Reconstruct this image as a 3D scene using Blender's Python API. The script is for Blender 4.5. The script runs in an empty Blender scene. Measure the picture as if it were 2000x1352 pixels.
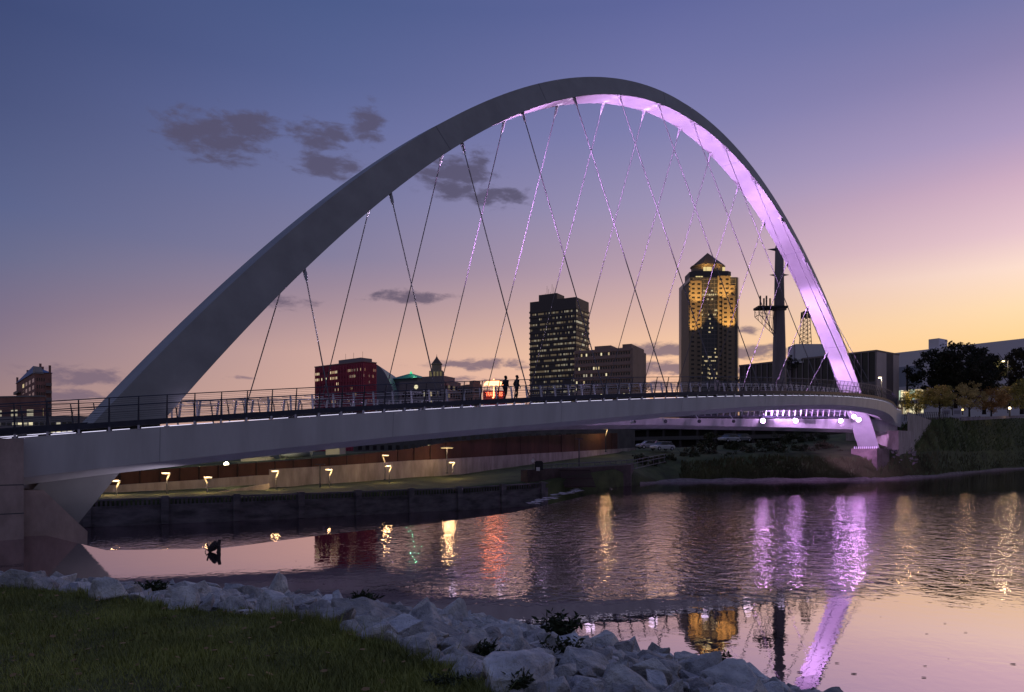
import bpy, bmesh, math, random
import numpy as np
from mathutils import Vector, Matrix
random.seed(7); rng = np.random.default_rng(7)
C = bpy.context.scene.collection
SC = bpy.context.scene

# ------------------------------------------------------------------ camera
FPX, VH, H = 1421.8, 887.0, 4.03          # focal length in photo pixels, horizon row, eye height over the water
cam = bpy.data.cameras.new('camera'); co = bpy.data.objects.new('camera', cam); C.objects.link(co)
cam.sensor_width = 36; cam.sensor_fit = 'HORIZONTAL'; cam.lens = FPX / 2000 * 36
cam.shift_y = (VH - 676) / 2000; cam.clip_start = .1; cam.clip_end = 20000
co.location = (0, 0, H); co.rotation_euler = (math.radians(90), 0, 0)
SC.camera = co

def lin(r, g, b):
    f = lambda c: c / 12.92 if c <= .04045 else ((c + .055) / 1.055) ** 2.4
    return (f(r / 255), f(g / 255), f(b / 255), 1)
def lerp(a, b, t): return a + (b - a) * t
def P(u, v, D):                            # a photo direction at a real distance
    return Vector(((u - 1000) / FPX * D, D, H + (VH - v) / FPX * D))
def ZV(v, D): return H + (VH - v) / FPX * D
def XU(u, D): return (u - 1000) / FPX * D

# ------------------------------------------------------------------ dusk sky
class NT:
    def __init__(s, tree): s.t = tree; s.n = tree.nodes; s.l = tree.links
    def new(s, t, **kw):
        n = s.n.new(t)
        for k, v in kw.items(): setattr(n, k, v)
        return n
    def link(s, a, b): s.l.new(a, b)
    def math(s, op, a, b=None, c=None, clamp=False):
        n = s.new('ShaderNodeMath', operation=op); n.use_clamp = clamp
        for i, x in enumerate((a, b, c)):
            if x is None: continue
            if isinstance(x, (int, float)): n.inputs[i].default_value = x
            else: s.link(x, n.inputs[i])
        return n.outputs[0]
    def mapr(s, x, a, b, c=0., d=1., smooth=True):
        n = s.new('ShaderNodeMapRange'); n.interpolation_type = 'SMOOTHSTEP' if smooth else 'LINEAR'
        s.link(x, n.inputs[0])
        for i, v in zip((1, 2, 3, 4), (a, b, c, d)): n.inputs[i].default_value = v
        return n.outputs[0]
    def mix(s, f, a, b, mode='MIX'):
        n = s.new('ShaderNodeMix', data_type='RGBA', blend_type=mode)
        for sock, x in ((n.inputs[0], f), (n.inputs[6], a), (n.inputs[7], b)):
            if isinstance(x, (int, float)): sock.default_value = x
            elif isinstance(x, tuple): sock.default_value = x
            else: s.link(x, sock)
        return n.outputs[2]
    def ramp(s, x, stops, interp='LINEAR'):
        n = s.new('ShaderNodeValToRGB'); cr = n.color_ramp; cr.interpolation = interp
        while len(cr.elements) < len(stops): cr.elements.new(.5)
        for e, (p, c) in zip(cr.elements, stops): e.position = p
        for e, (p, c) in zip(cr.elements, stops): e.position = p; e.color = c
        s.link(x, n.inputs[0]); return n.outputs[0]
    def noise(s, vec, scale, detail=4, rough=.55, dist=0):
        n = s.new('ShaderNodeTexNoise'); n.inputs['Scale'].default_value = scale; n.inputs['Detail'].default_value = detail
        n.inputs['Roughness'].default_value = rough; n.inputs['Distortion'].default_value = dist
        if vec is not None: s.link(vec, n.inputs['Vector'])
        return n.outputs['Fac']

W = bpy.data.worlds.new('World'); SC.world = W; W.use_nodes = True
t = NT(W.node_tree)
bg = t.n['Background']
tc = t.new('ShaderNodeTexCoord'); sep = t.new('ShaderNodeSeparateXYZ'); t.link(tc.outputs['Generated'], sep.inputs[0])
DEG = 180 / math.pi
el = t.math('MULTIPLY', t.math('ARCSINE', sep.outputs[2]), DEG)
az = t.math('MULTIPLY', t.math('ARCTAN2', sep.outputs[0], sep.outputs[1]), DEG)
e01 = t.math('DIVIDE', el, 60., clamp=True)
def col(stops):
    return t.ramp(e01, [(e / 60, lin(*c)) for e, c in stops])
ZEN = (70, 84, 138)
cL = col([(0, (170, 128, 120)), (3.5, (160, 125, 124)), (6.8, (140, 117, 134)), (9.4, (122, 108, 136)), (12.6, (99, 102, 140)), (15.7, (82, 93, 140)), (21.6, (63, 77, 127)), (27, (48, 66, 119)), (45, (58, 74, 128))])
c2 = col([(0, (222, 168, 140)), (7.7, (206, 160, 148)), (11.1, (168, 138, 150)), (14.8, (128, 121, 156)), (19, (108, 111, 158)), (23.5, (90, 100, 156)), (26.7, (75, 90, 147)), (31.2, (60, 81, 138)), (48, ZEN + ()) if False else (48, ZEN)])
c3 = col([(0, (255, 184, 132)), (5.8, (252, 188, 146)), (8.1, (245, 190, 145)), (10.4, (222, 175, 156)), (13.8, (190, 156, 170)), (18.5, (153, 140, 180)), (23.7, (118, 118, 174)), (31.4, (82, 91, 155)), (48, ZEN)])
c4 = col([(0, (255, 196, 110)), (7.5, (255, 206, 128)), (9.4, (255, 214, 160)), (11.9, (252, 216, 196)), (14.1, (230, 190, 199)), (17.2, (206, 167, 192)), (20.1, (168, 146, 190)), (24.4, (131, 121, 172)), (28, (104, 108, 165)), (48, (74, 86, 142))])
cB = col([(0, (104, 98, 106)), (8, (100, 96, 108)), (20, (92, 93, 110)), (40, (84, 90, 124)), (58, (86, 95, 144))])
s = t.mix(t.mapr(az, -35, -13.8, smooth=False), cL, c2)
s = t.mix(t.mapr(az, -13.8, 11.9, smooth=False), s, c3)
s = t.mix(t.mapr(az, 11.9, 35, smooth=False), s, c4)
s = t.mix(t.math('MAXIMUM', t.mapr(az, 40, 88), t.mapr(az, -44, -105)), s, cB)
s = t.mix(t.mapr(el, 40, 75), s, lin(86, 97, 148))
# small dusk clouds: (azimuth, elevation, half width, half height, weight)
CL = [(-22.2, 22.0, 4.2, 1.9, 1), (-19.6, 22.9, 2.3, 1.2, 1), (-14.2, 21.0, 3.0, 1.0, 1), (-14.8, 22.9, 2.8, 1.1, .95), (-11.2, 24.0, 1.5, 1.7, 1),
      (-4.6, 20.8, 3.6, 1.8, 1), (-1.4, 19.4, 3.2, .9, .9), (-2.8, 22.0, 1.4, 1.3, .7), (-8.0, 12.0, 3.6, .65, .95), (-17.4, 11.2, 2.8, .6, .75),
      (-31.0, 5.2, 3.4, .8, 1.), (-31.0, 4.0, 3.2, .5, .9), (-2.4, 7.0, 5.0, .5, 1.), (-4, 5.8, 4, .35, .8), (11.6, 8.0, 4.5, .6, 1), (11.6, 6.6, 5, .7, .95), (11.4, 5.2, 5, .5, .9),
      (18.6, 7.6, 3.4, .65, 1), (18.8, 6.3, 3, .4, .85), (-20.5, 5.6, 1.4, .25, .7), (17.8, 9.2, 1.2, .6, .6)]
cv = t.new('ShaderNodeCombineXYZ'); t.link(az, cv.inputs[0]); t.link(el, cv.inputs[1])
sv = t.new('ShaderNodeVectorMath', operation='MULTIPLY'); t.link(cv.outputs[0], sv.inputs[0]); sv.inputs[1].default_value = (.5, 1.25, 1)
nz = t.noise(sv.outputs[0], 1.0, 10, .62, .25)
tot = None
for a0, e0, ra, re, wt in CL:
    q = t.new('ShaderNodeVectorMath', operation='SUBTRACT'); t.link(cv.outputs[0], q.inputs[0]); q.inputs[1].default_value = (a0, e0, 0)
    q2 = t.new('ShaderNodeVectorMath', operation='MULTIPLY'); t.link(q.outputs[0], q2.inputs[0]); q2.inputs[1].default_value = (1 / ra, 1 / re, 0)
    q3 = t.new('ShaderNodeVectorMath', operation='LENGTH'); t.link(q2.outputs[0], q3.inputs[0])
    m = t.mapr(q3.outputs['Value'], 1.6, .1, 0, wt)
    tot = m if tot is None else t.math('MAXIMUM', tot, m)
cov = t.mapr(t.math('ADD', t.math('MULTIPLY', tot, .84), t.math('MULTIPLY', t.math('SUBTRACT', nz, .5), 1.9)), .26, .80)
cov = t.math('MULTIPLY', t.math('MULTIPLY', cov, t.mapr(tot, .03, .3)), .85)
s = t.mix(cov, s, t.mix(t.mapr(el, 6, 16), lin(118, 98, 118), lin(80, 74, 102)))
hs = t.new('ShaderNodeHueSaturation'); hs.inputs['Saturation'].default_value = .87; hs.inputs['Value'].default_value = 1.02; t.link(s, hs.inputs['Color']); s = hs.outputs[0]
t.link(s, bg.inputs[0]); bg.inputs[1].default_value = 1.0

# last glow of the sun, just under the horizon to the right
sl = bpy.data.lights.new('sun', 'SUN'); so = bpy.data.objects.new('sun', sl); C.objects.link(so)
sl.energy = .03; sl.angle = math.radians(12); sl.color = (1, .62, .38)
so.rotation_euler = Vector((-math.sin(math.radians(48)), -math.cos(math.radians(48)), -.05)).to_track_quat('-Z', 'Y').to_euler()

SC.view_settings.view_transform = 'Standard'; SC.view_settings.look = 'None'
SC.view_settings.exposure = 0; SC.view_settings.gamma = 1
SC.render.engine = 'CYCLES'; SC.cycles.use_denoising = True
SC.cycles.sample_clamp_indirect = 18
SC.cycles.max_bounces = 6

# ------------------------------------------------------------------ materials
MATS = {}
def mat(name, c, rough=.7, metal=0., nscale=0., namt=0., bump=0., bscale=None, c2=None, stretch=None, spec=None):
    if name in MATS: return MATS[name]
    m = bpy.data.materials.new(name); m.use_nodes = True; MATS[name] = m
    t = NT(m.node_tree); b = t.n['Principled BSDF']
    b.inputs['Roughness'].default_value = rough; b.inputs['Metallic'].default_value = metal
    if spec is not None: b.inputs['Specular IOR Level'].default_value = spec
    c = tuple(c[:3]) + (1,)
    b.inputs['Base Color'].default_value = c
    vec = None
    if nscale or bump:
        tc = t.new('ShaderNodeTexCoord'); vec = tc.outputs['Object']
        if stretch:
            q = t.new('ShaderNodeVectorMath', operation='MULTIPLY'); t.link(vec, q.inputs[0]); q.inputs[1].default_value = stretch; vec = q.outputs[0]
    if nscale:
        f = t.noise(vec, nscale, 6, .6)
        d = tuple(c2[:3]) + (1,) if c2 else tuple(x * (1 - namt) for x in c[:3]) + (1,)
        u = c if c2 else tuple(min(1, x * (1 + namt)) for x in c[:3]) + (1,)
        t.link(t.ramp(f, [(.33, d), (.68, u)]), b.inputs['Base Color'])
    if bump:
        bn = t.new('ShaderNodeBump'); bn.inputs['Strength'].default_value = bump; bn.inputs['Distance'].default_value = .05
        t.link(t.noise(vec, bscale or nscale * 4, 6, .65), bn.inputs['Height']); t.link(bn.outputs[0], b.inputs['Normal'])
    return m
def emat(name, c, strength):
    if name in MATS: return MATS[name]
    m = bpy.data.materials.new(name); m.use_nodes = True; MATS[name] = m
    b = m.node_tree.nodes['Principled BSDF']; b.inputs['Base Color'].default_value = (.02, .02, .02, 1)
    b.inputs['Emission Color'].default_value = tuple(c[:3]) + (1,); b.inputs['Emission Strength'].default_value = strength
    return m

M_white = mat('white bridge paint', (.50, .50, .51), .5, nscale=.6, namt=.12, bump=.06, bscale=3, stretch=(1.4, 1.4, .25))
M_arch_shaded = mat('shaded bridge paint', (.27, .275, .285), .5, nscale=.45, namt=.13, bump=.06, bscale=2.2)  # the girder's white paint, with the arch's shade put into a darker colour
M_steel = mat('dark steel', (.045, .05, .075), .45, .3, nscale=3, namt=.2)
M_brk = mat('pale bracket paint', (.62, .6, .68), .5)
M_cable = mat('cable steel', (.15, .14, .16), .9)
M_conc = mat('old concrete', (.36, .28, .26), .9, nscale=.5, namt=.42, bump=.3, bscale=9, stretch=(1, 1, .6))
M_conc_pale = mat('pale concrete', (.34, .30, .28), .9, nscale=1.2, namt=.3, bump=.25, bscale=8, stretch=(1, 1, .25))
M_deck = mat('deck concrete', (.16, .155, .16), .85, nscale=.8, namt=.2)
M_led = emat('led strip', (.78, .74, 1.0), 1.25)
M_wseam = mat('weld seam', (.17, .17, .2), .7)
M_seam = mat('dark seam', (.06, .06, .07), .8)
M_brown = mat('rust brown panels', (.075, .032, .024), .85, nscale=.5, namt=.4, bump=.2, bscale=5, stretch=(1, 1, .3))
M_black = mat('black paint', (.012, .012, .016), .6)
M_purple = emat('purple lamp', (.80, .42, 1.0), 55)
M_warm = emat('warm lamp', (1, .70, .28), 2.3)
M_warmb = emat('bright warm lamp', (1, .80, .45), 6)
M_rock = mat('limestone riprap', (.70, .74, .84), .95, nscale=2.2, namt=.42, bump=1., bscale=9)
M_rock.node_tree.nodes['Bump'].inputs['Distance'].default_value = .11
_t = NT(M_rock.node_tree); _b = _t.n['Principled BSDF']; _src = _b.inputs['Base Color'].links[0].from_socket
_oi = _t.new('ShaderNodeObjectInfo'); _v = _t.ramp(_oi.outputs['Random'], [(0, (.60, .57, .55, 1)), (.35, (.80, .80, .82, 1)), (.7, (.98, .97, .94, 1)), (1, (1.12, 1.14, 1.2, 1))])
_g = _t.new('ShaderNodeNewGeometry'); _s = _t.new('ShaderNodeSeparateXYZ'); _t.link(_g.outputs['Position'], _s.inputs[0])
_c = _t.mix(1., _src, _v, 'MULTIPLY'); _w = _t.mapr(_t.math('ADD', _s.outputs[2], _t.math('MULTIPLY', _t.noise(_g.outputs['Position'], 1.5, 4), .2)), .12, .34, .35, 1.)
_c = _t.mix(1., _c, _w, 'MULTIPLY'); _t.link(_c, _b.inputs['Base Color'])

# ------------------------------------------------------------------ mesh helpers
class MB:
    def __init__(s): s.v = []; s.f = []
    def add(s, vs, fs):
        o = len(s.v); s.v += [tuple(x) for x in vs]; s.f += [tuple(i + o for i in f) for f in fs]
    def box(s, lo, hi):
        x0, y0, z0 = lo; x1, y1, z1 = hi
        s.add([(x0, y0, z0), (x1, y0, z0), (x1, y1, z0), (x0, y1, z0), (x0, y0, z1), (x1, y0, z1), (x1, y1, z1), (x0, y1, z1)],
              [(0, 3, 2, 1), (4, 5, 6, 7), (0, 1, 5, 4), (1, 2, 6, 5), (2, 3, 7, 6), (3, 0, 4, 7)])
    def bar(s, a, b, w, h=None, up=(0, 0, 1)):
        a = Vector(a); b = Vector(b); h = h or w; d = (b - a).normalized(); up = Vector(up)
        if abs(d.dot(up)) > .98: up = Vector((1, 0, 0))
        x = d.cross(up).normalized() * w / 2; y = x.cross(d).normalized() * h / 2
        vs = [p + i * x + j * y for p in (a, b) for i, j in ((-1, -1), (1, -1), (1, 1), (-1, 1))]
        s.add(vs, [(3, 2, 1, 0), (4, 5, 6, 7), (0, 1, 5, 4), (1, 2, 6, 5), (2, 3, 7, 6), (3, 0, 4, 7)])
    def tube(s, pts, r, n=8, cap=True):
        pts = [Vector(p) for p in pts]; k = len(pts)
        if not hasattr(r, '__len__'): r = [r] * k
        o = len(s.v); px = None
        for i, p in enumerate(pts):
            d = (pts[min(i + 1, k - 1)] - pts[max(i - 1, 0)]).normalized()
            if px is None: px = d.orthogonal().normalized()
            px = (px - d * px.dot(d)).normalized(); py = d.cross(px)
            for j in range(n):
                an = 2 * math.pi * j / n
                s.v.append(tuple(p + (px * math.cos(an) + py * math.sin(an)) * r[i]))
        for i in range(k - 1):
            for j in range(n):
                a = o + i * n + j; b = o + i * n + (j + 1) % n
                s.f.append((a, b, b + n, a + n))
        if cap:
            s.f.append(tuple(o + j for j in range(n))[::-1]); s.f.append(tuple(o + (k - 1) * n + j for j in range(n)))
    def sweep(s, rings, closed=True, cap=True):
        o = len(s.v); n = len(rings[0])
        for r in rings: s.v += [tuple(p) for p in r]
        for i in range(len(rings) - 1):
            for j in range(n if closed else n - 1):
                a = o + i * n + j; b = o + i * n + (j + 1) % n
                s.f.append((a, b, b + n, a + n))
        if cap and closed:
            s.f.append(tuple(o + j for j in range(n))[::-1]); s.f.append(tuple(o + (len(rings) - 1) * n + j for j in range(n)))
    def lathe(s, prof, n=16, at=(0, 0, 0)):
        o = len(s.v); ax, ay, az_ = at
        for r, z in prof:
            for j in range(n):
                an = 2 * math.pi * j / n; s.v.append((ax + r * math.cos(an), ay + r * math.sin(an), az_ + z))
        for i in range(len(prof) - 1):
            for j in range(n):
                a = o + i * n + j; b = o + i * n + (j + 1) % n; s.f.append((a, b, b + n, a + n))
        s.f.append(tuple(o + j for j in range(n))[::-1]); s.f.append(tuple(o + (len(prof) - 1) * n + j for j in range(n)))
    def mesh(s, name, m, smooth=False):
        me = bpy.data.meshes.new(name); me.from_pydata(s.v, [], s.f); me.materials.append(m)
        bm = bmesh.new(); bm.from_mesh(me); bmesh.ops.recalc_face_normals(bm, faces=bm.faces); bm.to_mesh(me); bm.free()
        if smooth:
            for p in me.polygons: p.use_smooth = True
        return me
    def build(s, name, m, parent=None, smooth=False):
        return put(name, s.mesh(name, m, smooth), parent)
def put(name, me, parent=None, loc=None):
    o = bpy.data.objects.new(name, me); C.objects.link(o)
    if parent: o.parent = parent
    if loc is not None: o.location = loc
    return o
def tag(o, label=None, cat=None, group=None, kind=None):
    if label: o['label'] = label
    if cat: o['category'] = cat
    if group: o['group'] = group
    if kind: o['kind'] = kind
    return o
def empty(name, loc=(0, 0, 0), rz=0.):
    o = bpy.data.objects.new(name, None); C.objects.link(o); o.location = loc; o.rotation_euler = (0, 0, rz); o.empty_display_size = .2
    return o
def raw_mesh(name, verts, faces, m, smooth=False):
    """fast mesh from numpy arrays; faces (n,k)"""
    me = bpy.data.meshes.new(name); n, k = faces.shape
    me.vertices.add(len(verts)); me.vertices.foreach_set('co', np.asarray(verts, np.float32).ravel())
    me.loops.add(n * k); me.loops.foreach_set('vertex_index', faces.astype(np.int32).ravel())
    me.polygons.add(n); me.polygons.foreach_set('loop_start', np.arange(0, n * k, k, dtype=np.int32))
    me.update(calc_edges=True); me.materials.append(m)
    if smooth: me.polygons.foreach_set('use_smooth', np.ones(n, bool))
    return me
def lamp(name, kind, loc, energy, color, parent=None, target=None, size=None, angle=None, blend=.4, radius=.15):
    l = bpy.data.lights.new(name, kind); o = bpy.data.objects.new(name, l); C.objects.link(o)
    l.energy = energy; l.color = color
    if kind == 'SPOT': l.spot_size = math.radians(angle); l.spot_blend = blend; l.shadow_soft_size = radius
    if kind == 'POINT': l.shadow_soft_size = radius
    if kind == 'AREA': l.shape = 'RECTANGLE'; l.size, l.size_y = size
    o.location = loc
    if target is not None:
        o.rotation_euler = (Vector(target) - Vector(loc)).to_track_quat('-Z', 'Y').to_euler()
    if parent: o.parent = parent; o.matrix_parent_inverse = Matrix.Translation(parent.location).inverted() if parent.rotation_euler.z == 0 else parent.matrix_world.inverted()
    return o

# ------------------------------------------------------------------ bridge geometry
S = 1.3
BL = Vector((-18.563 * S, 29.473 * S)); BR = Vector((46.139 * S, 92.393 * S))
LEN = (BR - BL).length; bd = (BR - BL) / LEN; bn_ = Vector((bd.y, -bd.x))
def BP(a, e, z): return Vector((BL.x + bd.x * a + bn_.x * e, BL.y + bd.y * a + bn_.y * e, z))
def near_e(a):
    tt = 2 * a / LEN - 1; e = S * (9.735 - 8.664 * tt ** 2 + 1.149 * tt ** 4)
    lo = .45; return e if e > lo + 1 else lo + math.exp((e - lo - 1)) if e > -8 else lo
def near_z(a):
    tt = 2 * a / LEN - 1; return S * (7.43 + 2.541 * tt - .896 * tt ** 2 - .122 * tt ** 4)
_ax = np.array([-9, 0, 11, 17, 24, 32, 45, 60, 75, 90, 99.]) * S
_az = []
for a in _ax:
    y = BP(a, -near_e(a), 0).y; au = a / S
    if au < 12: _az.append(near_z(a))
    else: _az.append(ZV(float(np.interp(au, [12, 20, 45, 70, 99], [821, 816, 818, 819, 821])), y))
_fp = np.polyfit(_ax, _az, 5)
def far_z(a): return float(np.polyval(_fp, a))
def girder_h(a):
    return float(np.interp(a / S, [-9, -2, 2, 6, 13, 21, 31, 40, 54, 61, 75, 88, 100], [2.1, 1.97, 1.85, 1.74, 1.54, 1.42, 1.14, .95, .9, 1.05, 1.35, 1.8, 2.6]))
A0, A1 = -8 * S, 98.5 * S
DW = 3.3

BR_ = empty('footbridge', BP(LEN / 2, 0, 0)); tag(BR_, 'white arched footbridge over the river lit purple under its arch', 'bridge')
BO = Vector(BR_.location)
def bpart(mb, name, m, parent=None, smooth=False):
    """bridge parts keep world coordinates"""
    o = mb.build(name, m, None, smooth); o.parent = parent or BR_; o.matrix_parent_inverse = Matrix.Translation(-BO); return o
def bsub(o, parent):
    o.parent = parent; o.matrix_parent_inverse = Matrix.Identity(4)

# arch
RISE, PW, WB, WT, DB, DT, ZB, TR, KE, AS = 30.488 * S, 1.9375, 2.2693 * S, 1.3723 * S, 1.1849 * S, 1.1954 * S, 1.2399 * S, -.1231, .728, .6971
def arch_z(a):
    tt = abs(2 * a / LEN - 1); return ZB + RISE * (1 - tt ** PW)
def arch_ring(a, grow=0.):
    h = .05; dz = (arch_z(a + h) - arch_z(a - h)) / (2 * h); L_ = math.hypot(1, dz); na, nz_ = -dz / L_, 1 / L_
    tt = 2 * a / LEN - 1; k = min(abs(tt), 1) ** KE
    w = WT + (WB - WT) * k + 2 * grow; dd = DT + (DB * (1 - AS * tt) - DT) * k + 2 * grow
    z = arch_z(a); r = []
    for side, top in ((-1, 1), (1, 1), (1, -1), (-1, -1)):
        ww = w * (1 + TR * top); r.append(BP(a + na * dd / 2 * top, ww / 2 * side, z + nz_ * dd / 2 * top))
    return r
def arch_soffit(a, side):
    r = arch_ring(a); return r[2] if side > 0 else r[3]
ae = LEN
while arch_z(ae) < 3.9 * S: ae -= .1
mb = MB(); st = np.concatenate([np.linspace(-3.4, 6, 12), np.linspace(7, ae, 130)])
mb.sweep([arch_ring(float(a)) for a in st]); arch = bpart(mb, 'arch', M_arch_shaded)
for a in (LEN * .172 + 5, LEN * .36 - 6, LEN * .468, LEN * .60, LEN * .74, LEN * .86):
    mb = MB(); mb.sweep([arch_ring(a - .03, .006), arch_ring(a + .03, .006)]); bsub(bpart(mb, 'seam', M_wseam, arch), arch)

# girders, decks, edge beams, led strips
def side_curve(sgn):
    return (lambda a: sgn * near_e(a)), (near_z if sgn > 0 else far_z)
def girder(sgn):
    ef, zf = side_curve(sgn); rings = []; deck = []; beam = []; ibeam = []
    for a in np.linspace(A0, A1, 150):
        a = float(a); e = ef(a); z = zf(a); h = girder_h(a); w = min(DW, abs(e) - .08)
        if w < .4: w = .4
        q = w / DW
        prof = [(0, 0), (.10, -h), (1.45 * q, -h - .42), (w - .35 * q, -h + .05), (w, -.10), (w, 0)]
        rings.append([BP(a, e - sgn * x, z + dz) for x, dz in prof])
        deck.append([BP(a, e - sgn * x, z + dz) for x, dz in ((.22, .16), (.22, .30), (w, .30), (w, .16))])
        beam.append([BP(a, e - sgn * x, z + dz) for x, dz in ((-.06, .17), (-.14, .45), (.12, .45), (.12, .17))])
        if w > 1: ibeam.append([BP(a, e - sgn * x, z + dz) for x, dz in ((w - .02, .17), (w - .02, .46), (w + .1, .46), (w + .1, .17))])
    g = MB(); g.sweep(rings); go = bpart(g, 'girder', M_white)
    d = MB(); d.sweep(deck); bpart(d, 'deck', M_deck)
    b = MB(); b.sweep(beam); b.sweep(ibeam); bpart(b, 'edge_beam', M_steel)
    return go
g_near = girder(1); g_far = girder(-1)
for k in range(9):
    a = 4 + k * 12.5; mb = MB(); h = girder_h(a)
    mb.sweep([[BP(aa, near_e(aa) + .004, near_z(aa) - .01), BP(aa, near_e(aa) - .096, near_z(aa) - h), BP(aa, near_e(aa) - .12, near_z(aa) - h), BP(aa, near_e(aa) - .03, near_z(aa) - .01)] for aa in (a - .02, a + .02)])
    bsub(bpart(mb, 'seam', mat('girder joint', (.33, .33, .35), .7), g_near), g_near)

# railing stations of equal arc length along the outer edge
def stations(sgn, step, a0=A0 + .5, a1=A1 - .5):
    ef, zf = side_curve(sgn); aa = np.linspace(A0, A1, 3000); pts = np.array([BP(float(a), ef(float(a)), 0)[:2] for a in aa])
    arc = np.concatenate([[0], np.cumsum(np.hypot(*np.diff(pts, axis=0).T))])
    s0, s1 = np.interp([a0, a1], aa, arc)
    return [float(x) for x in np.interp(np.arange(s0, s1, step), arc, aa)]
def outward(a, sgn):
    ef, _ = side_curve(sgn); p = BP(a - .2, ef(a - .2), 0); q = BP(a + .2, ef(a + .2), 0); d = (q - p).normalized()
    o = Vector((d.y, -d.x, 0)) if sgn > 0 else Vector((-d.y, d.x, 0)); return d, o
def railing(sgn, step, split):
    ef, zf = side_curve(sgn); sts = stations(sgn, step)
    rail = MB(); post_me = None; posts = MB()
    rows = [(1.20, .028, 3), (.80, .030, 3), (.47, .016, 3)] + [(.60, .008, 3), (.70, .008, 3), (.90, .008, 3), (1.0, .008, 3), (1.1, .008, 3), (.36, .008, 3), (.26, .008, 3), (.16, .008, 3)]
    fine = []
    for i in range(len(sts) - 1): fine += [sts[i], (sts[i] + sts[i + 1]) / 2]
    fine.append(sts[-1])
    base = []
    for a in fine:
        d, o = outward(a, sgn); base.append((BP(a, ef(a), zf(a) + .45), o))
    for hgt, r, n in rows:
        rail.tube([p + Vector((0, 0, hgt)) + o * (.05 + hgt * .27) - o * (.18 if abs(hgt - .80) < .01 else 0) for p, o in base], r, 5 if r > .02 else 4)
    ro = bpart(rail, 'railing', M_steel)
    # one post: base plate, tapered stem leaning outwards, curved handrail bracket
    pm = MB()
    pm.tube([(0, .05, -.2), (0, .05 + .27 * .4, .4), (0, .05 + .27 * 1.2, 1.21)], [.055, .045, .03], 6)
    arcp = []
    for k in range(7):
        an = k / 6 * math.pi / 2; arcp.append((0, .10 + .27 * .45 - .20 * math.sin(an) + .08, .42 + .37 * (1 - math.cos(an)) + .0))
    pm.tube(arcp, .018, 5)
    pm.box((-.07, -.02, -.26), (.07, .10, -.2))
    me = pm.mesh('post', M_steel)
    n_sub = 0
    for i, a in enumerate(sts):
        d, o = outward(a, sgn); p = BP(a, ef(a), zf(a) + .45)
        mat4 = Matrix(((d.x, o.x, 0, p.x), (d.y, o.y, 0, p.y), (d.z, o.z, 1, p.z), (0, 0, 0, 1)))
        if split and i < 100:
            po = put('post', me); po.parent = ro; po.matrix_parent_inverse = Matrix.Identity(4); po.matrix_basis = mat4
        else:
            posts.add([mat4 @ Vector(v) for v in pm.v], pm.f)
    if posts.v:
        bo = bpart(posts, 'post', M_steel, ro); bsub(bo, ro); bo['kind'] = 'stuff'
    return sts
near_st = railing(1, 1.0234 * S, True)
far_st = railing(-1, 1.0234 * S, False)
# inner railings: shorter posts leaning towards the arch
def inner_railing(sgn, m):
    ef, zf = side_curve(sgn); sts = [a for a in stations(sgn, 1.0234 * S * 1.0) if abs(ef(a)) > DW + .5]
    rail = MB(); base = []
    for a in sts:
        d, o = outward(a, sgn); base.append((BP(a, ef(a) - sgn * DW, zf(a) + .4), d, -o))
    for hgt, r in ((1.0, .026), (.72, .02), (.5, .009), (.35, .009), (.2, .009)):
        rail.tube([p + Vector((0, 0, hgt)) + o * (.02 + hgt * .22) for p, d, o in base], r, 4)
    ro = bpart(rail, 'inner_railing', m)
    pm = MB()
    for p, d, o in base:
        pm.bar(p + o * .02 - Vector((0, 0, .15)), p + o * .26 + Vector((0, 0, 1.02)), .11, .09, up=d)
        c = [p + o * .13 + Vector((0, 0, .5)), p + o * .0 + Vector((0, 0, .55)), p - o * .1 + Vector((0, 0, .68)), p - o * .14 + Vector((0, 0, .85))]
        pm.tube(c, .016, 4)
        pm.tube([p - o * .18 + d * .6 + Vector((0, 0, .85)), p - o * .18 - d * .6 + Vector((0, 0, .85))], .02, 4)
    bo = bpart(pm, 'post', M_brk, ro); bsub(bo, ro); bo['kind'] = 'stuff'
    return sts
in_near = inner_railing(1, M_brk); in_far = inner_railing(-1, M_brk)
# led light line under the edge beam, broken by a pale bracket at every post
def led_line(sgn, sts, split):
    ef, zf = side_curve(sgn); led = MB(); br = MB()
    for i, a in enumerate(sts):
        d, o = outward(a, sgn); p = BP(a, ef(a), zf(a))
        br.bar(p + o * .015 + Vector((0, 0, -.03)), p + o * .055 + Vector((0, 0, .19)), .10, .05, up=o)
        if i < len(sts) - 1:
            b = sts[i + 1]; rings = []
            for k in range(4):
                aa = lerp(a, b, .10 + (.80 if i % 3 else .6) * k / 3); d2, o2 = outward(aa, sgn); q = BP(aa, ef(aa), zf(aa))
                rings.append([q - o2 * .03 + Vector((0, 0, .012)), q - o2 * .03 + Vector((0, 0, .04)), q - o2 * .10 + Vector((0, 0, .04)), q - o2 * .10 + Vector((0, 0, .012))])
            if split: q = MB(); q.sweep(rings); bpart(q, 'light_strip', M_led)
            else: led.sweep(rings)
    if not split: bpart(led, 'light_strip', M_led)['kind'] = 'stuff'
    bo = bpart(br, 'bracket', M_brk); bo['kind'] = 'stuff'
led_line(1, near_st, True); led_line(-1, far_st, False)

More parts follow.
